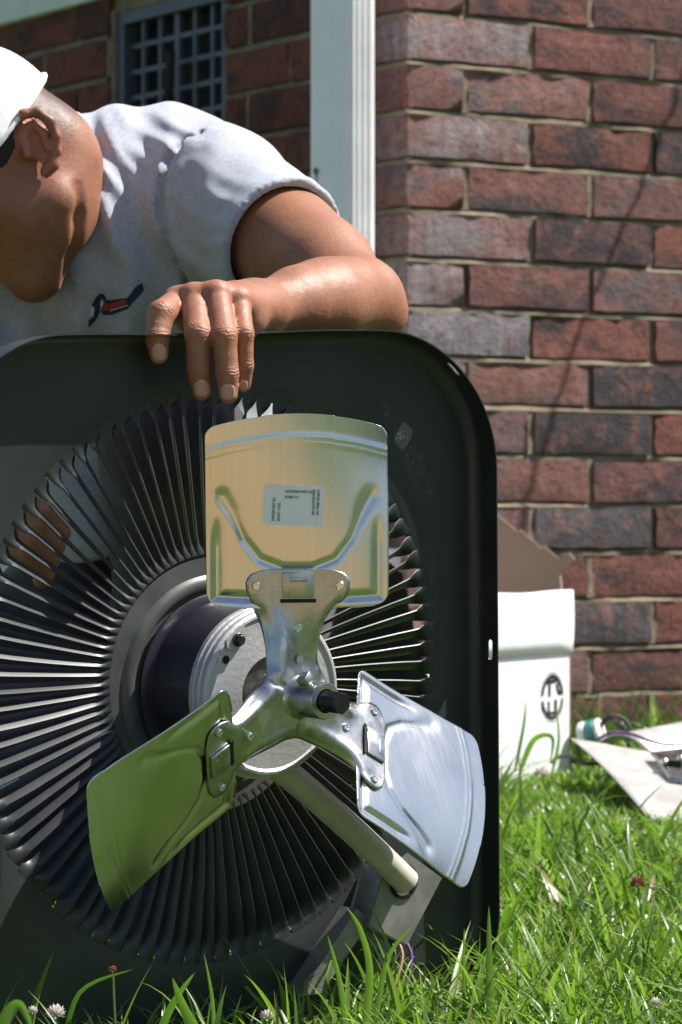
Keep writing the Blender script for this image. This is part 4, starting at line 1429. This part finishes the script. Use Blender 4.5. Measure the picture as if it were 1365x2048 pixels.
# --- cap
def build_cap():
    nu_, nv2 = 72, 26
    V = []
    for j in range(nv2 + 1):
        for i in range(nu_):
            th = 2 * math.pi * i / nu_
            ph = j / nv2 * math.pi / 2
            rad = math.cos(ph); up = math.sin(ph)
            sq = 1 + .06 * math.sin(ph * 2)
            crease = -.0012 * max(0, 1 - abs(((th / (math.pi / 3)) % 1) - .5) / .035) * (rad > .05)
            crease = .0014 * math.exp(-((((th / (math.pi / 3)) % 1) - .5) / .03) ** 2)
            f_ = (.104 + crease) * rad * sq * math.cos(th); l_ = (.0870 + crease) * rad * sq * math.sin(th)
            u_ = .031 + .119 * up
            if j == 0: u_ -= .004
            w = .0012 * math.sin(9 * th + 3 * up) * (1 - up)
            V.append(hp(f_ + .008 + w, l_ + w, u_ + .06 * 0))
    F = []
    for j in range(nv2):
        for i in range(nu_):
            F.append((j * nu_ + i, j * nu_ + (i + 1) % nu_, (j + 1) * nu_ + (i + 1) % nu_, (j + 1) * nu_ + i))
    V = np.array(V); F = np.array(F)
    o = put_np('cap', V, F, [M['cap'], M['cap_mesh']])
    # mesh panels on the sides and back, above the sweat band
    mi = np.zeros(len(F), int)
    cen = V[F].mean(1); loc = (cen - HC) @ HM.T
    ang = np.arctan2(loc[:, 1], loc[:, 0] + .006)
    mi[(loc[:, 2] > .062) & (np.cos(ang) < .35) & (np.abs(((ang / (math.pi / 3)) % 1) - .5) > .07) & (loc[:, 2] < .135)] = 1
    o.data.polygons.foreach_set('material_index', mi)
    sd = o.modifiers.new('thickness', 'SOLIDIFY'); sd.thickness = .002; sd.offset = -1
    # brim
    B = []
    nb = 24
    for j in range(7):
        for i in range(nb):
            a = -1.15 + 2.3 * i / (nb - 1)
            ext = .07 * (j / 6) * math.cos(a) ** .5
            B.append(hp(.098 * math.cos(a) + ext * 1.0, (.086 + .004 * j / 6) * math.sin(a), .034 - .012 * (j / 6) - .018 * math.sin(a) ** 2 * (.3 + .7 * j / 6)))
    BF = [(j * nb + i, j * nb + i + 1, (j + 1) * nb + i + 1, (j + 1) * nb + i) for j in range(6) for i in range(nb - 1)]
    b = from_np('brim', np.array(B), np.array(BF), M['cap']); b.parent = o
    s2 = b.modifiers.new('t', 'SOLIDIFY'); s2.thickness = .003
    # sweat band edge
    bm = bmesh.new()
    rim = [hp(.1052 * math.cos(t_) + .008, .0890 * math.sin(t_), .030) for t_ in np.linspace(0, 2 * math.pi, 60)]
    tube(bm, rim, .0022, 6, False); e = obj('rim', bm, M['cap']); e.parent = o
    bm = bmesh.new(); lathe(bm, [(.0001, .004), (.005, .002), (.006, 0)], 14, Matrix.Translation(Vector(hp(.008, 0, .150))) @ Vector(Uh).to_track_quat('Z', 'Y').to_matrix().to_4x4()); e = obj('button', bm, M['cap']); e.parent = o
build_cap()
# short hair below the cap
f = Field(HC - .15, HC + .15, .0026)
f.ell(hp(.008, 0, .040), (.0945, .0795, .0915), HM, 0)
sl, (x, y, z) = f.blk(f.lo, f.lo + f.n * f.h)
lf = (x - HC[0]) * Fh[0] + (y - HC[1]) * Fh[1] + (z - HC[2]) * Fh[2]
ll = (x - HC[0]) * Lh[0] + (y - HC[1]) * Lh[1] + (z - HC[2]) * Lh[2]
lu = (x - HC[0]) * Uh[0] + (y - HC[1]) * Uh[1] + (z - HC[2]) * Uh[2]
f.F = np.maximum(np.maximum(f.F, lu - .045), np.maximum(lf - .036, (.011 - .25 * np.clip(lf, -.05, .1) + .12 * np.clip(-lf - .03, 0, .1)) - lu)).astype(np.float32)
P, Q = f.mesh(1)
put_np('hair', P, Q, M['hair'])

# --- trousers and boots
f = Field((-.46, 3.02, -.03), (.24, 4.02, .55), .0065)
f.cone(vx(330, 960, 3.66), vx(430, 980, 3.68), .11, .11, .04)
f.cone(vx(380, 980, 3.58), vx(345, 872, 3.20), .088, .066, .03)      # thigh, knee towards the camera
f.cone(vx(345, 900, 3.22), vx(330, 1400, 3.42), .066, .05, .03)
f.cone(vx(330, 1090, 3.66), vx(20, 1350, 3.34), .092, .082, .03)         # other leg kneeling
f.cone(vx(20, 1370, 3.34), vx(60, 1400, 3.85), .075, .05, .03)
f.cone(vx(330, 1100, 3.62), vx(150, 1260, 3.60), .08, .08, .03)
sl, (x, y, z) = f.blk(f.lo, f.lo + f.n * f.h)
f.F += (.0035 * np.sin(70 * x + 28 * z) * np.sin(46 * z + 20 * y)).astype(np.float32)
P, Q = f.mesh(2)
put_np('trousers', P, Q, M['trouser'])
for c, yv in (((320, 0, 3.40)), 3.40), (((120, 0, 3.86)), 3.86):
    X = (c[0] - 682.5) / FPX * yv
    g = float(ground_z(X, yv))
    f = Field((X - .1, yv - .25, g - .02), (X + .1, yv + .15, g + .2), .005)
    f.cone((X, yv + .02, g + .13), (X, yv + .03, g + .05), .048, .05, .02)
    f.cone((X, yv + .04, g + .042), (X, yv - .15, g + .034), .046, .042, .03)
    P, Q = f.mesh(2)
    P[:, 2] = np.maximum(P[:, 2], g)
    put_np('boot', P, Q, M['shoe'])

# ================================================================== CARTONS AND SCRAP
def card(bm, pts, th=.003, mi=0, mi2=None):
    """thin board from 4 world points"""
    p = [Vector(q) for q in pts]
    n = (p[1] - p[0]).cross(p[-1] - p[0]).normalized() * th
    a = [bm.verts.new(q) for q in p]; b = [bm.verts.new(q - n) for q in p]
    bm.faces.new(a).material_index = mi
    bm.faces.new(list(reversed(b))).material_index = mi if mi2 is None else mi2
    for i in range(len(p)):
        j = (i + 1) % len(p); bm.faces.new((a[i], b[i], b[j], a[j])).material_index = mi if mi2 is None else mi2
def open_carton():
    yaw = R(58)
    d1 = Vector((math.cos(yaw), math.sin(yaw), 0)); d2 = Vector((-math.sin(yaw), math.cos(yaw), 0))
    base = at(1141, 1545, 4.56); base.z = float(ground_z(base.x, base.y)) - .004
    Lf, Wd, Hh = .30, .30, at(1146, 1306, 4.56).z - base.z
    c0 = base - d1 * Lf; c1 = base
    c2 = base + d2 * Wd; c3 = c0 + d2 * Wd
    up = Vector((0, 0, Hh))
    root = empty('open_carton', base)
    tag(root, 'open white cardboard carton with raised flaps between the lid and the brick wall', 'carton')
    inv = Matrix.Translation(-base)
    def part(name, pts, th=.0035, mi=0, mi2=1):
        bm = bmesh.new(); card(bm, pts, th, mi, mi2)
        bmesh.ops.transform(bm, matrix=inv, verts=bm.verts)
        return obj(name, bm, [M['carton_white'], M['carton_brown']], root)
    front = part('front_side', [c0, c1, c1 + up, c0 + up])
    part('end_side', [c1, c2, c2 + up, c1 + up]); part('back_side', [c2, c3, c3 + up, c2 + up]); part('end_side', [c3, c0, c0 + up, c3 + up])
    part('base', [c0 + Vector((0, 0, .004)), c3 + Vector((0, 0, .004)), c2 + Vector((0, 0, .004)), c1 + Vector((0, 0, .004))], .0035, 1, 1)
    # front flap standing up, a little bowed
    o1 = -d2 * .004
    bm = bmesh.new()
    rows = []
    for j in range(6):
        t_ = j / 5
        off = o1 * (1 + 0) + (-d2) * (.004 * math.sin(t_ * 2.2)) + Vector((0, 0, Hh + .001 + .083 * t_))
        rows.append([bm.verts.new(c0 + (c1 - c0) * (i / 8) * (1 - .03 * t_) + (c1 - c0) * .012 * t_ + off + Vector((0, 0, .0012 * math.sin(i * 1.1) * t_)) - base) for i in range(9)])
    for a, b in zip(rows[:-1], rows[1:]):
        for i in range(8): bm.faces.new((a[i], a[i + 1], b[i + 1], b[i]))
    fl = obj('flap', bm, [M['carton_white'], M['carton_brown']], root)
    sd = fl.modifiers.new('t', 'SOLIDIFY'); sd.thickness = .0035; sd.offset = -1; sd.material_offset = 1
    # far flap, brown inside, leaning outwards with a notched slanting edge
    e = up + Vector((0, 0, .001))
    q = [c3 + e, c2 + e, c2 + e + d2 * .03 + Vector((0, 0, .118)) - d1 * .0, c2 + e + d2 * .03 + Vector((0, 0, .128)) - d1 * .02, c2 + e + d2 * .03 + Vector((0, 0, .122)) - d1 * .06, c2 + e + d2 * .03 + Vector((0, 0, .136)) - d1 * .065,
         c2 + e + d2 * .04 + Vector((0, 0, .142)) - d1 * .12, c3 + e + d2 * .045 + Vector((0, 0, .150))]
    part('flap', q, .0035, 1, 1)
    w_ = lambda a_, h_: c1 + e + d2 * a_ + Vector((0, 0, h_)) + d1 * (.25 * h_)
    part('flap', [w_(.004, 0), w_(.030, .105), w_(.010, .124), w_(.020, .133), w_(.034, .124), w_(.060, .142), w_(.062, .138), w_(.100, .164), w_(.102, .160), w_(.150, .192), w_(.275, .195), w_(.285, 0)], .0035, 1, 1)
    # round printed mark
    bm = bmesh.new()
    k = c0 + (c1 - c0) * .83 - d2 * .0008 + Vector((0, 0, Hh * .665)) - base
    X_, Z_ = d1, Vector((0, 0, 1))
    def stroke(pts, w):
        L = [k + X_ * x + Z_ * z for x, z in pts]
        for a, b in zip(L[:-1], L[1:]):
            d = (b - a).normalized(); n = d.cross(d2).normalized() * w / 2
            bm.faces.new([bm.verts.new(v) for v in (a - n - d * w * .2, b - n + d * w * .2, b + n + d * w * .2, a + n - d * w * .2)])
    rr = .0275
    arc = lambda a0, a1, r, n=14: [(r * .98 * math.cos(R(a0 + (a1 - a0) * i / n)), r * math.sin(R(a0 + (a1 - a0) * i / n))) for i in range(n + 1)]
    stroke(arc(8, 172, rr), .0058); stroke(arc(190, 352, rr), .005)
    stroke([(-.008, .019), (-.008, .002)], .007); stroke([(.012, .016), (.016, .006), (.026, .004)], .006); stroke([(-.018, .02), (.010, .021)], .005)
    stroke([(-.026, -.006), (-.026, -.016)], .006); stroke([(-.010, -.006), (-.010, -.018)], .006); stroke([(.009, -.005), (.009, -.019)], .008); stroke([(-.012, -.021), (.012, -.021)], .004)
    stroke(arc(0, 360, .033, 30), .0009)
    mk = obj('printed_mark', bm, M['ink'], front); mk.data.transform(Matrix.Identity(4))
open_carton()

def black_bag():
    f = Field(vx(690, 1500, 3.9) - .05, vx(930, 960, 3.9) + .13, .006)
    f.cone(vx(800, 1130, 3.75), vx(775, 1500, 3.78), .066, .085, .03); f.cone(vx(760, 1180, 3.8), vx(720, 1500, 3.84), .06, .08, .03)
    sl, (x, y, z) = f.blk(f.lo, f.lo + f.n * f.h)
    f.F += (.005 * np.sin(120 * x + 22 * z) * np.sin(25 * z + 40 * y)).astype(np.float32)
    P, Q = f.mesh(2)
    tag(from_np('bag', P, Q, M['trouser']), 'crumpled black cloth bag behind the right side of the grille', 'bag')
black_bag()
def parts_box():
    b = at(838, 1420, 4.05); b.z = float(ground_z(b.x, b.y)) - .003
    root = empty('parts_box', b)
    tag(root, 'small white box with a red print, seen through the right edge of the grille', 'box')
    top = at(838, 1334, 4.05).z - b.z
    rt = Matrix.Rotation(R(35), 4, 'Z')
    bm = bmesh.new(); box(bm, -.03, .055, 0, .07, 0, top, rt, .002); obj('body', bm, M['carton_white'], root)
    bm = bmesh.new()
    bm.faces.new([bm.verts.new(rt @ Vector((.008 + .011 * math.cos(q), -.0006, top - .030 + .010 * math.sin(q)))) for q in np.linspace(0, 2 * math.pi, 20)[:-1]])
    obj('printed_mark', bm, M['red_ink'], root)
parts_box()
def small_box():
    b = at(150, 1135, 3.95); b.z = float(ground_z(b.x, b.y)) - .003
    root = empty('white_carton', b)
    tag(root, 'low white box standing behind the crouching person, seen through the grille', 'box')
    top = at(150, 1088, 3.95).z - b.z
    bm = bmesh.new(); box(bm, -.14, .075, 0, .2, 0, top, None, .003); obj('body', bm, M['carton_white'], root)
    bm = bmesh.new(); box(bm, -.144, .079, -.004, .204, top + .0005, top + .006, None, .002); obj('cover', bm, M['carton_white'], root)
small_box()

# discarded fan blade with bracket and wires on the grass at right
def scrap():
    root = empty('old_fan_blade', at(1330, 1560, 4.2))
    tag(root, 'bent weathered metal fan blade with riveted bracket lying on the grass at right', 'fan blade')
    inv = Matrix.Translation(-root.location)
    def sheet(name, P4, m, n=10, bow=0.0, th=.0014, edge=None):
        a, b, c, d = [Vector(p) for p in P4]
        nn = (b - a).cross(d - a).normalized()
        if nn.z < 0: nn = -nn
        bm = bmesh.new(); g = []
        for j in range(n + 1):
            row = []
            for i in range(n + 1):
                s, t_ = i / n, j / n
                p = (a * (1 - s) + b * s) * (1 - t_) + (d * (1 - s) + c * s) * t_
                p = p + nn * (bow * 4 * s * (1 - s) + (edge or 0) * math.exp(-((t_ - .9) / .05) ** 2))
                row.append(bm.verts.new(inv @ p))
            g.append(row)
        for j in range(n):
            for i in range(n): bm.faces.new((g[j][i], g[j][i + 1], g[j + 1][i + 1], g[j + 1][i]))
        o = obj(name, bm, m, root)
        sd = o.modifiers.new('t', 'SOLIDIFY'); sd.thickness = th
        return o
    sheet('blade', [at(1143, 1476, 4.40), at(1300, 1640, 4.05), at(1470, 1652, 4.05), at(1345, 1512, 4.37)], M['old_alu'], 14, .006, edge=.002)
    sheet('blade', [at(1190, 1490, 4.47), at(1300, 1508, 4.42), at(1420, 1500, 4.46), at(1420, 1440, 4.62)], M['old_alu'], 12, .02)
    br = sheet('bracket', [at(1300, 1506, 4.31), at(1340, 1562, 4.20), at(1430, 1562, 4.19), at(1420, 1486, 4.35)], M['galv'], 8, .004)
    bm = bmesh.new()
    pm = inv @ Matrix.Translation(at(1345, 1530, 4.248))
    box(bm, -.014, .014, -.003, .003, -.004, .006, pm @ Matrix.Rotation(R(-30), 4, 'Z')); obj('slot', bm, M['slot'], root)
    for p in ((1330, 1527), (1362, 1520), (1357, 1556)):
        bm = bmesh.new(); lathe(bm, [(.005, 0), (.005, .004), (.003, .006), (.0001, .006)], 12, inv @ Matrix.Translation(at(*p, 4.246))); obj('rivet', bm, M['rivet'], root)
scrap()
bm = bmesh.new()
tube(bm, smooth_curve([at(1195, 1480, 4.42), at(1222, 1466, 4.42), at(1262, 1468, 4.42), at(1300, 1482, 4.40), at(1340, 1490, 4.39), at(1400, 1488, 4.39)]), .0022, 8)
tag(obj('purple_wire', bm, M['wire_purple']), 'purple wire curling over the discarded fan blade', 'wire')
bm = bmesh.new()
tube(bm, smooth_curve([at(1105, 1525, 4.45), at(1122, 1512, 4.43), at(1150, 1515, 4.4), at(1175, 1527, 4.38), at(1210, 1527, 4.37), at(1245, 1540, 4.36)]), .0026, 8)
tag(obj('black_wire', bm, M['wire_black']), 'black wire lying in the grass beside the white carton', 'wire')
def roll():
    c = at(1188, 1468, 4.55)
    root = empty('wire_connector', c)
    tag(root, 'small teal and white plastic connector with black loop behind the fan blade', 'connector')
    rot = Matrix.Rotation(R(75), 4, 'Y') @ Matrix.Rotation(R(20), 4, 'X')
    for z0_, z1_, mm in ((-.018, -.008, 'white_plastic'), (-.0078, .006, 'teal'), (.0062, .012, 'white_plastic')):
        bm = bmesh.new(); lathe(bm, [(.0001, z0_), (.018, z0_), (.0195, z0_ + .002), (.0195, z1_ - .002), (.018, z1_), (.0001, z1_)], 28, rot); obj('band', bm, M[mm], root, 30)
    bm = bmesh.new()
    tube(bm, [Vector((.028 + .020 * math.cos(a), .004 * math.sin(2 * a), .004 + .020 * math.sin(a))) for a in np.linspace(-.6, 4.6, 26)], .0028, 8)
    obj('loop', bm, M['wire_black'], root)
roll()

# ================================================================== GRASS
def blades(n, xr, yr, lr, wr_, seg, lean, colf, keep, seed, fold=True):
    r = np.random.default_rng(seed)
    X = r.uniform(xr[0], xr[1], n); Y = r.uniform(yr[0], yr[1], n)
    m = keep(X, Y, r); X, Y = X[m], Y[m]; n = len(X)
    L = r.uniform(lr[0], lr[1], n) * r.uniform(.6, 1.0, n); W = r.uniform(wr_[0], wr_[1], n)
    inz = (X > .20) & (X < .62) & (Y > 3.72) & (Y < 4.62) & (Y > 3.72 + (.44 - X) * .9)
    L = np.where(inz, np.minimum(L, .030) * .8, L)
    az = r.uniform(0, 2 * np.pi, n); ln = np.abs(r.normal(0, lean, n)) + .08; cv = r.uniform(.2, 1.5, n)
    tw = r.uniform(-1.2, 1.2, n); faz = az + np.pi / 2 + r.normal(0, .5, n)
    Z = ground_z(X, Y) - .004
    base = np.stack([X, Y, Z], 1)
    t_ = np.linspace(0, 1, seg + 1)
    th = ln[:, None] + cv[:, None] * t_[None] ** 1.5          # angle from vertical
    dth = L[:, None] / seg
    hx = np.concatenate([np.zeros((n, 1)), np.cumsum(np.sin(th[:, 1:]) * dth, 1)], 1)
    hz = np.concatenate([np.zeros((n, 1)), np.cumsum(np.cos(th[:, 1:]) * dth, 1)], 1)
    cx = base[:, 0:1] + hx * np.cos(az)[:, None]; cy_ = base[:, 1:2] + hx * np.sin(az)[:, None]; cz = base[:, 2:3] + hz
    gz = ground_z(cx, cy_) + .003
    cz = np.maximum(cz, gz)
    fa = faz[:, None] + tw[:, None] * t_[None]
    prof = np.minimum(1, .45 + 2.2 * t_) * np.maximum(0, 1 - t_ ** 2.2)
    hwid = W[:, None] / 2 * prof[None]
    sx, sy = np.cos(fa) * hwid, np.sin(fa) * hwid
    cols = [np.stack([cx - sx, cy_ - sy, cz], -1), np.stack([cx, cy_, cz], -1), np.stack([cx + sx, cy_ + sy, cz], -1)]
    if fold: cols[1][..., 2] -= hwid * .35
    else: cols = [cols[0], cols[2]]
    nc = len(cols)
    V = np.stack(cols, 2).reshape(-1, 3)
    ii = np.arange(n * (seg + 1) * nc).reshape(n, seg + 1, nc)
    F = np.stack([ii[:, :-1, :-1], ii[:, :-1, 1:], ii[:, 1:, 1:], ii[:, 1:, :-1]], -1).reshape(-1, 4)
    col = colf(n, r)
    C = np.repeat(col, (seg + 1) * nc, 0)
    return V, F, C
def gcol(n, r):
    a = np.array([.135, .215, .038]); b = np.array([.23, .32, .08]); c = np.array([.06, .12, .024]); d = np.array([.34, .27, .13])
    t_ = r.random((n, 1)); k = r.random(n)
    col = a + (b - a) * t_
    col = np.where((k < .25)[:, None], c + (a - c) * t_, col)
    col = np.where((k > .955)[:, None], d * (.6 + .5 * t_), col)
    return col
cos_, sin_ = math.cos(YAW), math.sin(YAW)
def keep_general(X, Y, r):
    # outside the lid, carton and house
    q = np.stack([X - LC.x, Y - LC.y], 1)
    u = q[:, 0] * cos_ + q[:, 1] * sin_; n_ = q[:, 0] * sin_ - q[:, 1] * cos_
    ok = ~((np.abs(u) < .30) & (n_ > -.012) & (n_ < .034))
    a = (X - KX) * DA.x + (Y - KY) * DA.y; b = (X - KX) * DB.x + (Y - KY) * DB.y
    ok &= ~((a > -.01) & (b > -.012))
    return ok
def keep_far(X, Y, r):
    q = np.stack([X - LC.x, Y - LC.y], 1)
    n_ = q[:, 0] * sin_ - q[:, 1] * cos_
    u = q[:, 0] * cos_ + q[:, 1] * sin_
    return keep_general(X, Y, r) & (u > .30)
parts = []
# lawn from the camera side to the wall
parts.append(blades(30000, (-.75, .95), (2.45, 5.4), (.035, .085), (.0022, .0048), 4, .45, gcol, keep_general, 1))
parts.append(blades(26000, (.0, .75), (2.8, 4.9), (.04, .09), (.0024, .0056), 5, .62, gcol, keep_general, 31))
parts.append(blades(6500, (-.1, .85), (2.85, 5.2), (.07, .15), (.0030, .0082), 7, .52, gcol, keep_general, 2))
parts.append(blades(1300, (-.05, .85), (2.85, 4.7), (.08, .16), (.0060, .0105), 8, .62, gcol, keep_far, 12))
parts.append(blades(5000, (-.1, .85), (2.85, 5.0), (.04, .10), (.0016, .0030), 5, .7, lambda n, r: np.array([.36, .31, .18]) * (.5 + .6 * r.random((n, 1))), keep_general, 13))
parts.append(blades(1500, (-.75, -.1), (3.3, 5.2), (.06, .12), (.0030, .0065), 5, .40, gcol, keep_general, 22))
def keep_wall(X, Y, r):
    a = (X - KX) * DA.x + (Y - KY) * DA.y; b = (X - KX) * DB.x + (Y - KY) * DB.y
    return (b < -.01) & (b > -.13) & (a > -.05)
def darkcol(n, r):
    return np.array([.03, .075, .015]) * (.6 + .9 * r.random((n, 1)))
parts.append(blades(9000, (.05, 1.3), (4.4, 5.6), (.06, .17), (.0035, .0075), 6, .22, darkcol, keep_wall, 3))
# foreground tufts along the foot of the lid
def keep_front(X, Y, r):
    q = np.stack([X - LC.x, Y - LC.y], 1)
    n_ = q[:, 0] * sin_ - q[:, 1] * cos_
    u = q[:, 0] * cos_ + q[:, 1] * sin_
    dens = np.interp(u, [-.4, -.15, 0.02, .12, .3], [.22, .3, .45, .8, 1.0])
    return (n_ > .038) & (n_ < .42) & (r.random(len(X)) < dens)
parts.append(blades(1500, (-.5, .55), (2.35, 3.1), (.05, .12), (.0032, .0068), 7, .32, gcol, keep_front, 4))
V = []; F = []; C = []; off = 0
for v, f_, c in parts:
    V.append(v); F.append(f_ + off); C.append(c); off += len(v)
# a few long individual leaves that stand out in the picture
def leaf(pts, w, col):
    global off
    w = w * .78
    col = tuple(c * k for c, k in zip(col, (1.0, .92, 1.05)))
    p = smooth_curve(pts, 6); n = len(p)
    vs = []
    for i, q in enumerate(p):
        d = (p[min(i + 1, n - 1)] - p[max(i - 1, 0)]).normalized()
        s = d.cross(Vector((0.15, 1, .1))).normalized()
        t_ = i / (n - 1); hw_ = w / 2 * min(1, .5 + 2.5 * t_) * max(0, 1 - t_ ** 2.4)
        vs += [q - s * hw_, q + Vector((0, .35 * hw_, 0)), q + s * hw_]
    a = np.array([list(v) for v in vs])
    f_ = [(i * 3 + k, i * 3 + k + 1, (i + 1) * 3 + k + 1, (i + 1) * 3 + k) for i in range(n - 1) for k in (0, 1)]
    V.append(a); F.append(np.array(f_) + off); C.append(np.tile(np.array(col), (len(a), 1))); off += len(a)
g1 = (.12, .23, .045); g2 = (.16, .27, .06); g3 = (.07, .16, .03)
leaf([at(50, 2120, 2.70), at(72, 2000, 2.69), at(108, 1902, 2.68)], .0078, g1)
leaf([at(125, 2110, 2.66), at(160, 1985, 2.65), at(268, 1938, 2.63)], .0055, g3)
leaf([at(420, 2110, 2.66), at(370, 2020, 2.65), at(345, 1955, 2.64)], .012, g1)
leaf([at(300, 2110, 2.68), at(345, 2010, 2.67), at(390, 1945, 2.66)], .009, g1)
leaf([at(430, 2110, 2.72), at(425, 2000, 2.71), at(408, 1905, 2.70)], .0048, g2)
leaf([at(700, 2120, 2.74), at(682, 1975, 2.73), at(655, 1868, 2.72)], .0075, g2)
leaf([at(725, 2100, 2.76), at(740, 1950, 2.75), at(722, 1862, 2.74), at(692, 1812, 2.73)], .0085, g2)
leaf([at(745, 2090, 2.80), at(775, 1920, 2.79), at(832, 1848, 2.78)], .0062, g2)
leaf([at(985, 2110, 2.86), at(980, 1960, 2.85), at(978, 1810, 2.84)], .0105, (.13, .21, .06))
leaf([at(930, 2050, 2.86), at(928, 1930, 2.85), at(929, 1855, 2.84)], .0042, g1)
leaf([at(1190, 2060, 3.05), at(1130, 1925, 3.04), at(1102, 1830, 3.03)], .0075, g2)
leaf([at(1225, 2100, 2.95), at(1240, 1960, 2.94), at(1265, 1880, 2.93)], .008, g3)
leaf([at(1225, 2110, 2.85), at(1250, 2010, 2.84), at(1300, 1995, 2.83)], .0085, g2)
leaf([at(-20, 2120, 2.2), at(10, 2040, 2.2), at(40, 2010, 2.2), at(70, 2075, 2.2)], .012, g2)
leaf([at(1030, 1545, 4.3), at(1048, 1450, 4.29), at(1052, 1400, 4.28)], .006, g3)
leaf([at(1040, 1545, 4.3), at(1068, 1480, 4.28), at(1105, 1475, 4.26), at(1100, 1530, 4.25)], .010, g1)
leaf([at(1105, 1545, 4.28), at(1118, 1480, 4.27), at(1112, 1410, 4.26)], .006, g2)
leaf([at(1300, 1470, 4.6), at(1335, 1420, 4.6), at(1375, 1395, 4.6)], .006, (.16, .2, .08))
V = np.concatenate(V); F = np.concatenate(F); C = np.concatenate(C)
go = from_np('grass', V, F, M['grass'])
ca = go.data.color_attributes.new('tint', 'FLOAT_COLOR', 'POINT')
ca.data.foreach_set('color', np.concatenate([C, np.ones((len(C), 1))], 1).astype(np.float32).ravel())
tag(go, 'long green summer grass growing round the lid and up to the wall', 'grass', kind='stuff')

# clover blossoms
def clover(px, py, Y, rad, m, label, stem_base):
    c = at(px, py, Y); gz = float(ground_z(c.x, Y))
    root = empty('clover_blossom', (c.x, Y, gz))
    tag(root, label, 'clover', 'clover blossoms in the grass')
    r = random.Random(int(px * 7 + py))
    bm = bmesh.new()
    top = c - Vector((c.x, Y, gz))
    tube(bm, smooth_curve([Vector((stem_base, .004, 0)), Vector((stem_base * .4, .0, top.z * .55)), top], 5), .0011, 6)
    obj('stem', bm, M['stem'], root)
    bm = bmesh.new()
    for i in range(46):
        z = 1 - 2 * (i + .5) / 46; a = i * 2.39996
        if z < -.62: continue
        d = Vector((math.sqrt(1 - z * z) * math.cos(a), math.sqrt(1 - z * z) * math.sin(a), z * .9 + .25)).normalized()
        p0 = top + d * rad * .25; p1 = top + d * rad * r.uniform(.85, 1.1)
        s = d.cross(Vector((.3, .2, 1))).normalized(); w = rad * .17
        t2 = d.cross(s)
        b0 = [bm.verts.new(p0 + s * w * .3), bm.verts.new(p0 - s * w * .3), bm.verts.new(p0 + t2 * w * .3)]
        mid = [bm.verts.new(p0.lerp(p1, .65) + s * w), bm.verts.new(p0.lerp(p1, .65) - s * w), bm.verts.new(p0.lerp(p1, .65) + t2 * w)]
        tp = bm.verts.new(p1)
        for k in range(3):
            j = (k + 1) % 3
            bm.faces.new((b0[k], b0[j], mid[j], mid[k])); bm.faces.new((mid[k], mid[j], tp))
    obj('flower_head', bm, m, root)
clover(112, 2028, 2.60, .0085, M['clover_white'], 'pale pink white clover blossom at the lower left, left of centre foreground', .01)
clover(66, 2022, 2.63, .0045, M['clover_white'], 'smallest narrow clover bud beside the blossom in the lower left corner', .0)
clover(534, 2034, 2.66, .0065, M['clover_white'], 'clover blossom at the bottom edge below the fan', -.01)
clover(1312, 2008, 2.80, .0065, M['clover_white'], 'half faded clover blossom in the lower right corner', .006)
clover(1082, 1548, 4.20, .0100, M['clover_white'], 'cream clover blossom in front of the white carton', .02)
clover(1276, 1768, 3.30, .0090, M['clover_pink'], 'reddish brown dried clover blossom in the grass at right', .01)
clover(226, 1940, 2.66, .0040, M['clover_pink'], 'small brown dry clover head against the dark lid', .004)
